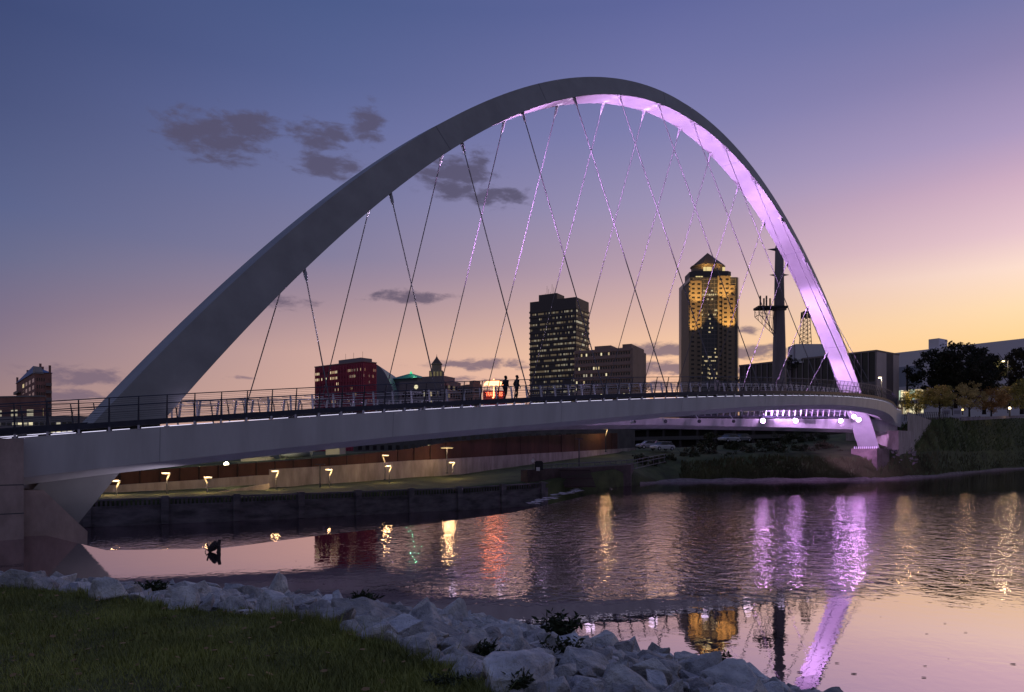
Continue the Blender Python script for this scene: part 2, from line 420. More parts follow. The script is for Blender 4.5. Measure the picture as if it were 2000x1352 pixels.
# cables with their forked anchors
cl_me = MB(); cl_me.tube([(0, 0, -.15), (0, 0, -.5), (0, 0, -1.1), (0, 0, -1.5)], [.07, .14, .12, .05], 8)
cl_me.add([(-.30, -.05, .35), (.30, -.05, .35), (.13, -.05, -.6), (-.13, -.05, -.6), (-.30, .05, .35), (.30, .05, .35), (.13, .05, -.6), (-.13, .05, -.6)], [(0, 1, 2, 3), (7, 6, 5, 4), (0, 4, 5, 1), (1, 5, 6, 2), (2, 6, 7, 3), (3, 7, 4, 0)])
cl_me.v = [(x * .8, y, z * .8) for x, y, z in cl_me.v]; clevis = cl_me.mesh('anchor', mat('anchor paint', (.3, .3, .33), .6))
for k in range(14):
    a = (.110 + .0581 * k) * LEN
    for sgn in (1, -1):
        if sgn > 0 and k == 13: continue
        ef, zf = side_curve(sgn)
        top = arch_soffit(a, sgn); top = top - Vector((bn_.x, bn_.y, 0)) * sgn * .25
        a2 = a; foot = BP(a2, ef(a2) - sgn * .35, zf(a2) + .4)
        d = (foot - top).normalized(); mb = MB(); mb.tube([top + d * .9, foot], .042, 6)
        c = bpart(mb, 'cable', M_cable)
        if k < 7:
            dist = (foot - top).length; lamp('anchor_uplight', 'SPOT', foot + Vector((.25, -.5, .25)), 150 * dist ** 2, (.90, .74, 1), None, top + d * .9 - Vector((bn_.x, bn_.y, 0)) * sgn * .34, angle=math.degrees(2 * math.atan(.36 / dist)), blend=.4, radius=.05)
        co_ = put('anchor', clevis); co_.parent = c; q = (-d).to_track_quat('Z', 'X').to_matrix().to_4x4(); q.translation = top - d * .1
        co_.matrix_basis = q

for sgn in (1, -1):
    ef, zf = side_curve(sgn)
    for a in np.linspace(6, 118, 17):
        if abs(ef(a)) > DW: lamp('deck_fill', 'POINT', BP(a, ef(a) - sgn * (DW - .9), zf(a) + 1.25), 6, (.80, .66, 1.0), radius=.35)  # fill lights added over both decks to brighten the posts, no fixtures
# abutments
def plane_az(u, v, e0):                     # photo direction meets the vertical plane e = e0
    dx, dy, dz = (u - 1000) / FPX, 1., (VH - v) / FPX
    t_ = (e0 + bn_.x * BL.x + bn_.y * BL.y) / (bn_.x * dx + bn_.y * dy)
    p = Vector((dx * t_, dy * t_)) - BL
    return p.dot(bd), H + dz * t_
def prism(prof, e0, e1):
    mb = MB(); mb.sweep([[BP(a, e0, z) for a, z in prof], [BP(a, e1, z) for a, z in prof]]); return mb
prof = [plane_az(u, v, 2.2) for u, v in ((36, 958), (86, 958), (153, 1022), (171, 1038))]
prof = prof + [(prof[-1][0] - .05, -2.5), (prof[0][0], -2.5)]
pb = prism(prof, 2.2, -2.2)
bpart(pb, 'arch_footing', M_conc)
aw = plane_az(36, 958, 2.2)[0]
mb = MB(); zt = near_z(aw) - .06
mb.sweep([[BP(a, e, z) for a, e in ((aw, 3.4), (aw, -3.4), (aw - 9, -3.4), (aw - 9, 3.4))] for z in (-2.5, zt)])
bpart(mb, 'abutment', M_conc)
# construction joints proud of the abutment faces
mb = MB()
for zz in (1.2, 2.55):
    mb.sweep([[BP(a, e, z) for a, e in ((aw + .004, 3.404), (aw + .004, 3.35), (aw - 9, 3.35), (aw - 9, 3.404))] for z in (zz, zz + .05)])
bpart(mb, 'joint', M_seam)
# far footing
fa = ae; fz = arch_z(ae)
mb = MB(); mb.sweep([[BP(a, e, z) for a, e in ((fa - 2.3, 2.0), (fa + 3.2, 2.0), (fa + 3.2, -2.0), (fa - 2.3, -2.0))] for z in (.5, fz - .3)])
bpart(mb, 'arch_footing', mat('stained footing', (.16, .12, .12), .9, nscale=.6, namt=.4, bump=.3, bscale=6))
mb = MB()
for i in range(12):
    p = BP(fa - 1.6, lerp(-1.7, 1.7, i / 11), fz - .3); mb.box(p - Vector((.06, .06, 0)), p + Vector((.06, .06, .35)))
bo = bpart(mb, 'bolt', M_brk)
mb = MB(); mb.sweep([[BP(a, e, z) for a, e in ((A1 - 5, 1.7), (A1 + 3, 1.7), (A1 + 3, -7), (A1 - 5, -7))] for z in (.5, near_z(A1) - 3.6)])
bpart(mb, 'abutment', M_conc_pale)
q0, q1 = BP(A1 + .1, 1.5, 0), Vector((XU(1822, 142), 142, 0)); zt = near_z(A1) - .25; nn = Vector((.25, .45, 0))
mb = MB(); mb.sweep([[q0 + Vector((0, 0, 1)), q1 + Vector((0, 0, 4)), q1 + Vector((0, 0, zt - .9)), q0 + Vector((0, 0, zt))], [q0 + nn + Vector((0, 0, 1)), q1 + nn + Vector((0, 0, 4)), q1 + nn + Vector((0, 0, zt - .9)), q0 + nn + Vector((0, 0, zt))]])
bpart(mb, 'wing_wall', M_conc_pale)

# floodlights on the far girder and under the near deck
def flood(u, v, D, lit=True, aim=None, power=0):
    sz = 1.25 if lit else 1.; p = P(u, v, D); dirn = (co.location - p).normalized() if lit else (Vector((BL.x + bd.x * 60, BL.y + bd.y * 60, 10)) - p).normalized()
    mb = MB(); mb.tube([p - dirn * .55, p - dirn * .1, p], [.14 * sz, .24 * sz, .27 * sz], 14); mb.bar(p - dirn * .3 + Vector((0, 0, .05)), p - dirn * .3 + Vector((0, 0, .9)) + Vector((-bn_.x, -bn_.y, 0)) * .6, .08)
    f = bpart(mb, 'floodlight', M_brk)
    mb = MB(); mb.tube([p + dirn * .005, p + dirn * .04], [.245 * sz, .2 * sz], 14)
    o = bpart(mb, 'lens', M_purple if lit else M_seam, f); bsub(o, f)
    return f
FL = [(1490, 822, 105.2), (1554, 822, 109.2), (1642, 822, 114.6), (1668, 814, 112), (1677, 820, 111)]
for u, v, D in FL: flood(u, v, D)
for u, v, D in ((1240, 823, 84), (1300, 823, 88.5), (1366, 823, 94), (1433, 823, 99.5)): flood(u, v, D, False)

PUR = (.80, .42, 1.0)
# spot lamps that wash the arch soffit: two rows at deck level under each springing
def soffit_lamp(a0, z0, a1, ang, pw, e=0.):
    src = BP(a0, e, z0); tgt = BP(a1, 0, arch_z(a1))
    lamp('soffit_spot', 'SPOT', src, pw, PUR, None, tgt, angle=ang, blend=.6, radius=.3)
for at, tg, pw, an in ((.74, .925, 60000, 48), (.64, .84, 120000, 40)):
    al = LEN * at; lamp('soffit_spot', 'SPOT', BP(al, -near_e(al) + DW + 1.3, far_z(al) - .2), pw, PUR, None, BP(LEN * tg, 0, arch_z(LEN * tg)), angle=an, blend=.7, radius=.3)
soffit_lamp(13, near_z(13) + .3, LEN * .74, 17, 640000)
soffit_lamp(14, near_z(14) + .3, LEN * .56, 30, 430000)
soffit_lamp(LEN * .88, near_z(LEN * .85) + .2, LEN * .44, 32, 300000)
soffit_lamp(LEN * .87, near_z(LEN * .85) + .2, LEN * .25, 12, 700000)
for at, pw in ((.52, 90000), (.60, 120000)):
    al = LEN * at; src = BP(al, -near_e(al) + DW + .2, far_z(al) + .2); tg = BP(LEN * .15, 0, arch_z(LEN * .15) + 2)
    lamp('leg_spot', 'SPOT', src, pw, (.88, .66, 1), None, tg, angle=30, blend=.7, radius=.25)
# wash on the inner face of the far girder and the right footing, from under the near deck
for k in range(16):
    a0 = 34 + k * 5.2
    lamp('girder_wash', 'SPOT', BP(a0, near_e(a0) - DW - .3, near_z(a0) - 1.0), 2400, PUR, None, BP(a0 + 2, -near_e(a0 + 2) + DW, far_z(a0 + 2) - .45), angle=20, blend=.9, radius=.15)
lamp('footing_wash', 'SPOT', BP(96, 5, 9.5), 7000, PUR, None, BP(fa - 1, 0, fz + 1), angle=60, blend=.5, radius=.2)
lamp('leg_wash', 'SPOT', BP(8.5, 4.2, .9), 1100, (.92, .80, 1), None, BP(2.2, 1.0, 3.3), angle=42, blend=.8, radius=.3)

# ------------------------------------------------------------------ water, river bed, dam
def water_mat():
    m = bpy.data.materials.new('river water'); m.use_nodes = True; t = NT(m.node_tree)
    out = t.n['Material Output']; t.n.remove(t.n['Principled BSDF'])
    geo = t.new('ShaderNodeNewGeometry'); sp = t.new('ShaderNodeSeparateXYZ'); t.link(geo.outputs['Position'], sp.inputs[0])
    def scaled(v):
        q = t.new('ShaderNodeVectorMath', operation='MULTIPLY'); t.link(geo.outputs['Position'], q.inputs[0]); q.inputs[1].default_value = v; return q.outputs[0]
    big = t.noise(scaled((.06, .12, 1)), 1, 3, .5)
    yy = t.math('ADD', sp.outputs[1], t.math('MULTIPLY', t.math('SUBTRACT', big, .5), 13))
    rough = t.mapr(yy, 17.5, 27.5)
    side = t.mapr(t.math('ADD', t.math('ADD', sp.outputs[0], t.math('MULTIPLY', sp.outputs[1], .20)), t.math('MULTIPLY', t.math('SUBTRACT', big, .5), 8)), -3, 9)
    low = t.mapr(sp.outputs[2], -.8, -.6, 1, 0)
    rough = t.math('MAXIMUM', t.math('MULTIPLY', rough, side), low)
    calm_far = t.mapr(sp.outputs[1], 62, 84, 1, .12)
    rough = t.math('MULTIPLY', rough, t.math('MAXIMUM', calm_far, low))
    w1 = t.noise(scaled((2.3, 2.1, 1)), 1.0, 3, .55, .4); w2 = t.noise(scaled((.8, .6, 1)), 1.0, 2, .5, .3)
    hgt = t.math('ADD', t.math('MULTIPLY', w1, .7), t.math('MULTIPLY', w2, .5))
    b = t.new('ShaderNodeBump'); b.inputs['Distance'].default_value = .20
    t.link(t.math('ADD', t.math('MULTIPLY', t.math('MULTIPLY', rough, t.mapr(low, 0, 1, 1, .6)), .30), .016), b.inputs['Strength']); t.link(hgt, b.inputs['Height'])
    gl = t.new('ShaderNodeBsdfGlossy'); gl.inputs['Color'].default_value = (.84, .75, .80, 1)
    t.link(t.math('ADD', t.math('MULTIPLY', rough, .03), .015), gl.inputs['Roughness']); t.link(b.outputs[0], gl.inputs['Normal'])
    df = t.new('ShaderNodeBsdfDiffuse'); df.inputs['Color'].default_value = (.03, .027, .03, 1)
    fr = t.new('ShaderNodeFresnel'); fr.inputs['IOR'].default_value = 1.6; t.link(b.outputs[0], fr.inputs['Normal'])
    mx = t.new('ShaderNodeMixShader'); t.link(t.math('MULTIPLY_ADD', fr.outputs[0], .55, .36, clamp=True), mx.inputs[0]); t.link(df.outputs[0], mx.inputs[1]); t.link(gl.outputs[0], mx.inputs[2])
    t.link(mx.outputs[0], out.inputs[0]); return m
M_water = water_mat()
CREST = [(-60, 38), (-23, 36), (-17, 30.5), (-12.5, 31), (-9.8, 35.6), (-4.2, 43), (0, 50), (5, 64), (11.5, 83), (13, 100)]
def sheet(name, pts2, z, m):
    me = bpy.data.meshes.new(name); me.from_pydata([(x, y, z) for x, y in pts2], [], [tuple(range(len(pts2)))]); me.materials.append(m); return put(name, me)
up = sheet('river', [(-60, 38)] + CREST[1:] + [(60, 180), (900, 900), (2500, 2500), (2500, -600), (-60, -600)], 0., M_water)
tag(up, kind='structure')
low = sheet('river_below_dam', [(-400, -60), (-400, 300), (60, 300), (13.6, 100), (12, 83), (5.4, 64), (.4, 50), (-3.9, 43), (-9.5, 35.6), (-12.2, 30.8), (-16.9, 30.2), (-22.9, 35.7), (-60, 37.5)], -1.62, M_water)
tag(low, kind='structure')
mb = MB()
mb.sweep([[(x, y, -.03), (x - .12, y + .1, -.06), (x - .4, y + .3, -2.2), (x + .3, y - .3, -2.2)] for x, y in CREST])
tag(mb.build('dam_sill', M_conc), 'low concrete dam sill crossing the river from the left pier', 'dam')
# driftwood caught on the dam
dw = empty('driftwood', P(415, 1079, 29.9)); tag(dw, 'dark driftwood snag sticking up where the smooth water meets the ripples', 'driftwood')
M_wood = mat('wet wood', (.028, .02, .022), .8, nscale=6, namt=.4, bump=.5)
mb = MB(); mb.tube([(.22, 0, -.15), (.27, 0, .1), (.25, 0, .3), (.30, .02, .52)], [.10, .08, .085, .06], 7); mb.build('trunk', M_wood, dw)
mb = MB(); mb.tube([(-.15, 0, .05), (0, .05, .2), (.12, 0, .3), (.2, 0, .22)], [.08, .17, .19, .09], 8); mb.tube([(-.22, 0, .35), (-.15, 0, .15), (-.05, 0, -.05)], [.03, .05, .04], 6)
mb.tube([(-.3, 0, .02), (-.24, 0, .14), (-.12, 0, .0)], [.02, .025, .02], 5); mb.build('branch', M_wood, dw)

# ------------------------------------------------------------------ far bank terrain
M_grassfar = mat('far bank grass', (.055, .072, .024), .95, nscale=.35, namt=.55, bump=.9, bscale=2.5)
M_bank = mat('bank weeds ground', (.022, .024, .014), .95, nscale=.4, namt=.5, bump=.8, bscale=2)
TS = [  # photo column, then (distance, height) rows
    (-1100, (40, .3), (52, .7), (56, 3.0), (250, 5)), (-400, (47, .3), (60, .6), (64, 2.6), (250, 5)), (170, (56.6, .3), (72.5, .25), (74, 2.3), (300, 5)),
    (500, (62.4, .3), (78.5, .3), (82, 2.9), (300, 5)), (900, (73.9, .4), (95.5, 1.4), (99, 5.3), (300, 6)), (1050, (79.6, .8), (108.5, 2.7), (112, 6.3), (300, 7)),
    (1200, (88.6, 2), (122.5, 4.2), (126, 4.7), (300, 7)), (1300, (105, -.25), (113, 3.0), (126, 4.6), (300, 7)), (1500, (108, -.25), (117, 4.2), (138, 6.2), (300, 9)),
    (1700, (111.5, -.25), (117, 3.7), (136, 8.5), (300, 11)), (1762, (118.5, -.25), (124, 4.), (135, 9.5), (300, 12)), (1830, (131, -.25), (136.5, 4.8), (142.5, 10.6), (300, 12.5)), (1880, (150, -.25), (157, 4.5), (166, 12.2), (300, 13.5)), (2000, (203, -.25), (215, 5), (234, 15.6), (330, 16)), (2600, (420, -.25), (440, 5), (460, 17), (600, 18)), (3600, (900, -.25), (930, 5), (960, 18), (1200, 20))]
def terr_rows():
    us = [r[0] for r in TS]; uu = sorted(set(list(np.arange(-1100, 2601, 50)) + us))
    rows = []
    for k in range(1, 5):
        rows.append([(u, float(np.interp(u, us, [r[k][0] for r in TS])), float(np.interp(u, us, [r[k][1] for r in TS]))) for u in uu])
    rows.append([(u, 4000., 16.) for u in uu])
    return rows
rows = terr_rows(); V = []; F = []
n = len(rows[0]); sub = []
for k in range(4):
    steps = 6 if k < 2 else 4
    for j in range(steps):
        f = j / steps
        sub.append([(lerp(p[0], q[0], f), lerp(p[1], q[1], f), lerp(p[2], q[2], f) + (0 if j == 0 else random.uniform(-.12, .12))) for p, q in zip(rows[k], rows[k + 1])])
sub.append(rows[-1]); sub.insert(0, [(u, D - .3, -3) for u, D, z in rows[0]])
for r in sub: V += [(XU(u, D), D, z) for u, D, z in r]
for i in range(len(sub) - 1):
    for j in range(n - 1): F.append((i * n + j, i * n + j + 1, (i + 1) * n + j + 1, (i + 1) * n + j))
me = bpy.data.meshes.new('far_bank_ground'); me.from_pydata(V, [], F); me.materials.append(M_grassfar)
for p in me.polygons: p.use_smooth = True
tag(put('far_bank_ground', me), kind='structure')

def ribbon(pts, thick, extra_z=0.):
    """wall along photo columns: (column, distance, top row, bottom row)"""
    mb = MB(); rings = []
    P3 = [(Vector((XU(u, D), D, 0)), ZV(vt, D), ZV(vb, D)) for u, D, vt, vb in pts]
    for i, (p, zt, zb) in enumerate(P3):
        d = (P3[min(i + 1, len(P3) - 1)][0] - P3[max(i - 1, 0)][0]).normalized(); nn = Vector((-d.y, d.x, 0)) * thick
        rings.append([Vector((p.x, p.y, zb)), Vector((p.x, p.y, zt)), Vector((p.x + nn.x, p.y + nn.y, zt)), Vector((p.x + nn.x, p.y + nn.y, zb))])
    mb.sweep(rings); return mb
# river wall with its balustrade
RW = [(-1100, 40), (-400, 47), (170, 56.3), (500, 62), (640, 65.5), (900, 73.5), (1050, 79.2), (1070, 80.2)]
rw = empty('river_wall', Vector((XU(500, 62), 62, 0))); tag(rw, 'dark concrete river wall topped by a long balustrade under the bridge', 'wall')
rings = []; PT = [Vector((XU(u, D), D, 0)) for u, D in RW]
def wall_sweep(offs):
    mb = MB(); rings = []
    for i, p in enumerate(PT):
        d = (PT[min(i + 1, len(PT) - 1)] - PT[max(i - 1, 0)]).normalized(); nn = Vector((-d.y, d.x, 0))
        z0 = float(np.interp(RW[i][0], [170, 900, 1050], [-.1, .05, .3]))
        rings.append([p + nn * x + Vector((0, 0, (z0 + z) if z > -1 else z)) for x, z in offs])
    mb.sweep(rings); return mb
M_rw = mat('river wall concrete', (.11, .10, .11), .9, nscale=.6, namt=.5, bump=.4, bscale=5, stretch=(1, 1, 3))
def ck(o, root):
    o.parent = root; o.matrix_parent_inverse = Matrix.Translation(-Vector(root.location)); return o
ck(wall_sweep([(0, -3), (0, -.05), (.6, -.05), (.6, -3)]).build('wall', M_rw), rw)
ck(wall_sweep([(-.08, -.05), (-.08, .02), (.3, .02), (.3, -.05)]).build('coping', M_rw), rw)
ck(wall_sweep([(-.05, .47), (-.05, .60), (.28, .60), (.28, .47)]).build('handrail', M_rw), rw)
bal = MB(); piers = MB(); n_p = 0; pier_list = []
acc = 0
for i in range(2, len(PT) - 1):
    seg = PT[i + 1] - PT[i]; L_ = seg.length; d = seg.normalized(); nn = Vector((-d.y, d.x, 0)); k = 0.
    while k < L_:
        u0 = lerp(RW[i][0], RW[i + 1][0], k / L_); z0 = float(np.interp(u0, [170, 900, 1050], [-.1, .05, .3]))
        p = PT[i] + d * k + nn * .12
        if int(acc / .32) % 17 == 0: pier_list.append((p, d, nn, z0))
        else: bal.bar(p + Vector((0, 0, z0 + .02)), p + Vector((0, 0, z0 + .47)), .13)
        k += .32; acc += .32
ck(bal.build('baluster', M_rw), rw)['kind'] = 'stuff'
for p, d, nn, z0 in pier_list:
    mb = MB(); mb.bar(p - nn * .14 + Vector((0, 0, -1.6)), p - nn * .14 + Vector((0, 0, z0 + .72)), .55, .5, up=nn); ck(mb.build('pier', M_rw), rw)
# pale retaining wall and the rust brown fence above it
mb = ribbon([(60, 71, 950, 985), (220, 72, 948, 962.5), (380, 75, 938, 955), (500, 78, 929, 947), (526, 79, 928, 967)], .5)
tag(mb.build('low_retaining_wall', M_conc_pale), 'long low pale concrete wall behind the grass strip at lower left', 'wall')
mb = ribbon([(340, 71, 972, 988), (420, 72.5, 962, 980), (526, 74.5, 945, 975)], .4)
tag(mb.build('ramp_wall', M_conc_pale), 'sloping pale ramp wall just above the river balustrade', 'wall')
mb = ribbon([(526, 79, 917, 968), (650, 83, 910, 956), (800, 90, 900, 942), (900, 95, 895, 932), (1045, 107, 886, 912), (1120, 114, 882, 900), (1242, 127, 875, 886)], .5)
tag(mb.build('retaining_wall', M_conc_pale), 'tall pale concrete retaining wall lit by path lamps under the bridge', 'wall')
fn = empty('panel_fence', Vector((XU(700, 86), 86, 3))); tag(fn, 'long rust brown sheet panel fence on top of the retaining wall', 'fence')
FP = [(60, 71.3, 940, 953), (220, 72.3, 924, 951), (380, 75.3, 912, 941), (500, 78.3, 904, 932), (650, 83.3, 893, 912), (800, 90.3, 877, 902), (880, 94.3, 863, 897), (1000, 103.3, 853, 890.5), (1100, 112.3, 849, 884.5), (1206, 123.3, 846, 878.5)]
ck(ribbon(FP, .25).build('panel', M_brown), fn)
us = [p[0] for p in FP]; pos = 75.
while pos < 1200:
    D = float(np.interp(pos, us, [p[1] for p in FP])) - .06; vt = float(np.interp(pos, us, [p[2] for p in FP])); vb = float(np.interp(pos, us, [p[3] for p in FP]))
    mb = MB(); a = P(pos, vb, D); b = P(pos, vt - .6, D); mb.bar(a, b, .16, .12); ck(mb.build('post', mat('fence post', (.03, .014, .012), .8)), fn)
    pos += 38 * 75 / D
# trash rack and quay wall right of the dam
mb = ribbon([(1030, 81, 918, 985), (1070, 83.5, 916, 975), (1150, 88, 913, 965), (1232, 92, 908, 958), (1238, 100, 905, 950)], 1.)
M_quay = mat('dark quay concrete', (.10, .07, .075), .9, nscale=.5, namt=.4, bump=.3, bscale=4)
tag(mb.build('quay_wall', M_quay), 'dark brown concrete quay wall where the dam meets the far bank', 'wall')
tr = MB()
for i in range(26):
    u = 1092 + i * 2.35; tr.bar(P(u, 917, 84.2), P(u + 12, 952, 82.0), .07)
for k in (.05, .5, .95): tr.bar(P(1092 + 12 * k, lerp(917, 952, k), lerp(84.1, 81.9, k)), P(1152 + 12 * k, lerp(917, 952, k), lerp(84.1, 81.9, k)), .12)
tag(tr.build('trash_rack', mat('rusty rack steel', (.06, .035, .035), .7, .2)), 'sloping barred steel rack leaning on the quay wall at the dam', 'rack')
ql = empty('quay_railing', P(1150, 912, 88)); tag(ql, 'grey metal railing along the quay top above the barred rack', 'railing')
QP = [(1056, 83, 908), (1150, 88.3, 904), (1240, 95, 898), (1300, 112, 887)]
qr = MB()
for dz in (0, -.45, -1.15): qr.tube([P(u, v, D) + Vector((0, 0, dz)) for u, D, v in QP], .05, 5)
M_qr = mat('galvanised rail', (.16, .16, .18), .6)
ck(qr.build('rail', M_qr), ql)
for i in range(24):
    u = 1056 + i * 10.5; D = float(np.interp(u, [q[0] for q in QP], [q[1] for q in QP])); v = float(np.interp(u, [q[0] for q in QP], [q[2] for q in QP]))
    mb = MB(); p = P(u, v, D); mb.bar(p, p - Vector((0, 0, 1.25)), .07); ck(mb.build('post', M_qr), ql)
gp = empty('gauge_post', P(1041, 918, 80.8)); tag(gp, 'small dark gauge cabinet with white diamond sign at the dam end', 'sign')
mb = MB(); mb.box((.2, -.3, 0), (1.1, .3, .9)); mb.box((.3, -.36, .9), (1.0, .36, 1.0)); mb.build('cabinet', M_black, gp)
mb = MB(); mb.bar((0, 0, 0), (0, 0, 1.4), .06); mb.build('post', M_steel, gp)
mb = MB(); mb.add([(0, -.06, .75), (.24, -.06, 1.02), (0, -.06, 1.3), (-.24, -.06, 1.02), (0, -.04, .75), (.24, -.04, 1.02), (0, -.04, 1.3), (-.24, -.04, 1.02)], [(0, 1, 2, 3), (7, 6, 5, 4), (0, 4, 5, 1), (1, 5, 6, 2), (2, 6, 7, 3), (3, 7, 4, 0)]); mb.build('sign_plate', mat('white sign', (.6, .6, .62), .5), gp)
mb = MB(); mb.box((.35, -.4, -.1), (.75, -.32, .3)); mb.build('notice', mat('white sign', (.6, .6, .62)), gp)

fk = MB(); random.seed(21)
for i in range(130):
    u = random.uniform(150, 1990); v = random.uniform(965, 1330); D = FPX * H / (v - VH); x = XU(u, D)
    if x < np.interp(D, [30, 50, 83], [-11, 1.5, 13]) and D > 26: continue
    r = random.uniform(.02, .07) * (.6 + D / 50); an0 = random.random() * 6; k_ = random.randint(5, 7)
    fk.add([Vector((x + r * (1 + .4 * math.sin(3 * a)) * math.cos(a + an0), D + .6 * r * math.sin(a + an0), .012)) for a in np.linspace(0, 2 * math.pi, k_ + 1)[:-1]], [tuple(range(k_))])
tag(fk.build('floating_leaves', mat('floating leaves', (.10, .07, .05), .8, nscale=.3, namt=.7)), 'scattered leaves and scum flecks floating on the river', 'leaves', kind='stuff')
# tumbling white water at the dam end
fo = MB()
for i in range(60):
    f = random.random(); u = lerp(1035, 1135, f); v = lerp(985, 955, f) + random.uniform(-3, 5); p = P(u, v, 0); D = FPX * (H - .0) / (v - VH)
    p = Vector((XU(u, D), D, .02)); r = random.uniform(.1, .35)
    fo.add([p + Vector((r * math.cos(a) * 1.6, r * math.sin(a), random.uniform(0, .12))) for a in np.linspace(0, 2 * math.pi, 7)[:-1]], [(0, 1, 2, 3, 4, 5)])
tag(fo.build('foam', mat('foam', (.45, .42, .46), .8)), 'white broken water where the dam meets the quay wall', 'foam', kind='stuff')

# ------------------------------------------------------------------ path lamps of the far bank
def path_lamp(u, v_head, v_base, D, label, flip=1, tall=False, pw=60):
    b = P(u, v_base, D); hgt = ZV(v_head, D) - b.z; r = empty('path_lamp', b); tag(r, label, 'street lamp', 'path lamps along the far river bank')
    mb = MB(); mb.tube([(0, 0, 0), (0, 0, hgt * .72)], [.07, .055], 8); mb.lathe([(.16, 0), (.16, .12), (.08, .16)], 10); mb.build('pole', M_steel, r)
    if tall:
        mb = MB(); mb.tube([(0, 0, hgt * .72), (0, 0, hgt)], .05, 8); mb.box((-.8, -.25, hgt), (.8, .25, hgt + .12)); mb.build('arm', M_steel, r)
        mb = MB(); mb.box((-.7, -.2, hgt - .04), (.7, .2, hgt - .005)); mb.build('lens', M_warm, r)
    else:
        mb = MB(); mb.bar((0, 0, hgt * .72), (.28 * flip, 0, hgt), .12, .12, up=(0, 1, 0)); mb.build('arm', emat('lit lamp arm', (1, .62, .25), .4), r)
        mb = MB(); mb.box((min(-.45 * flip, .3 * flip), -.12, hgt), (max(-.45 * flip, .3 * flip), .12, hgt + .09)); mb.build('head', M_brk, r)
        mb = MB(); mb.box((min(-.4 * flip, .2 * flip), -.1, hgt - .045), (max(-.4 * flip, .2 * flip), .1, hgt - .005)); mb.build('lens', M_warm, r)
    l = bpy.data.lights.new('lamp_glow', 'POINT'); lo = bpy.data.objects.new('lamp_glow', l); C.objects.link(lo); lo.parent = r; lo.location = (0, -.35, hgt - .3)
    l.energy = pw; l.color = (1, .62, .26); l.shadow_soft_size = .2
PL = [(228, 940, 984, 66, 'lit path lamp nearest the white arch foot', 1, False), (326, 925, 969, 68.5, 'lit path lamp second from the white arch foot', 1, False), (405, 933, 973, 71, 'lit path lamp on the ramp below the bright flood lamp', -1, False),
      (539, 921, 966, 74, 'lit path lamp beside the step in the pale wall', 1, False), (644, 918, 958, 76.5, 'lit path lamp in front of the tall pale wall left of the post', 1, False), (760, 911, 951, 82, 'short lit path lamp beside the taller pole lamp', 1, False),
      (752, 890, 938, 84, 'path lamp with split head left of the tall flat lamp', -1, False), (884, 904, 923, 88, 'short lit path lamp just right of the tall flat lamp', 1, False), (1183, 838, 883, 118, 'lit path lamp at the right end of the brown fence', 1, False)]
for u, vh, vb, D, lb, fl, tl in PL: path_lamp(u, vh, vb, D, lb, fl, tl, 150 if u != 752 else 80)
path_lamp(873, 875, 925, 90, 'tall lamp with wide flat head lighting the grass by the balustrade', 1, True, 160)
def plain_pole(u, vt, vb, D, label):
    b = P(u, vb, D); h_ = ZV(vt, D) - b.z; r = empty('lamp_pole', b); tag(r, label, 'pole')
    mb = MB(); mb.tube([(0, 0, 0), (0, 0, h_)], [.09, .06], 8); mb.build('pole', M_steel, r); mb = MB(); mb.box((-.5, -.15, h_), (.5, .15, h_ + .08)); mb.build('head', M_steel, r)
plain_pole(1131, 858, 912, 92, 'unlit black pole standing before the right end of the brown fence')
plain_pole(625, 908, 960, 75, 'unlit grey pole in front of the tall pale wall')
# bright flood lamp seen under the girder
b = P(442, 925, 80); fl = empty('flood_lamp', b); tag(fl, 'very bright white flood lamp on a pole just under the girder', 'street lamp')
hh = ZV(909, 80) - b.z; mb = MB(); mb.tube([(0, 0, -1), (0, 0, hh)], .08, 8); mb.build('pole', M_steel, fl)
mb = MB(); mb.lathe([(.1, hh - .2), (.24, hh - .05), (.24, hh + .25), (.1, hh + .35)], 12); mb.build('lens', emat('flood lens', (1, .88, .55), 26), fl)
lamp('flood_glow', 'POINT', (b.x, b.y - .6, b.z + hh), 350, (1, .8, .5))

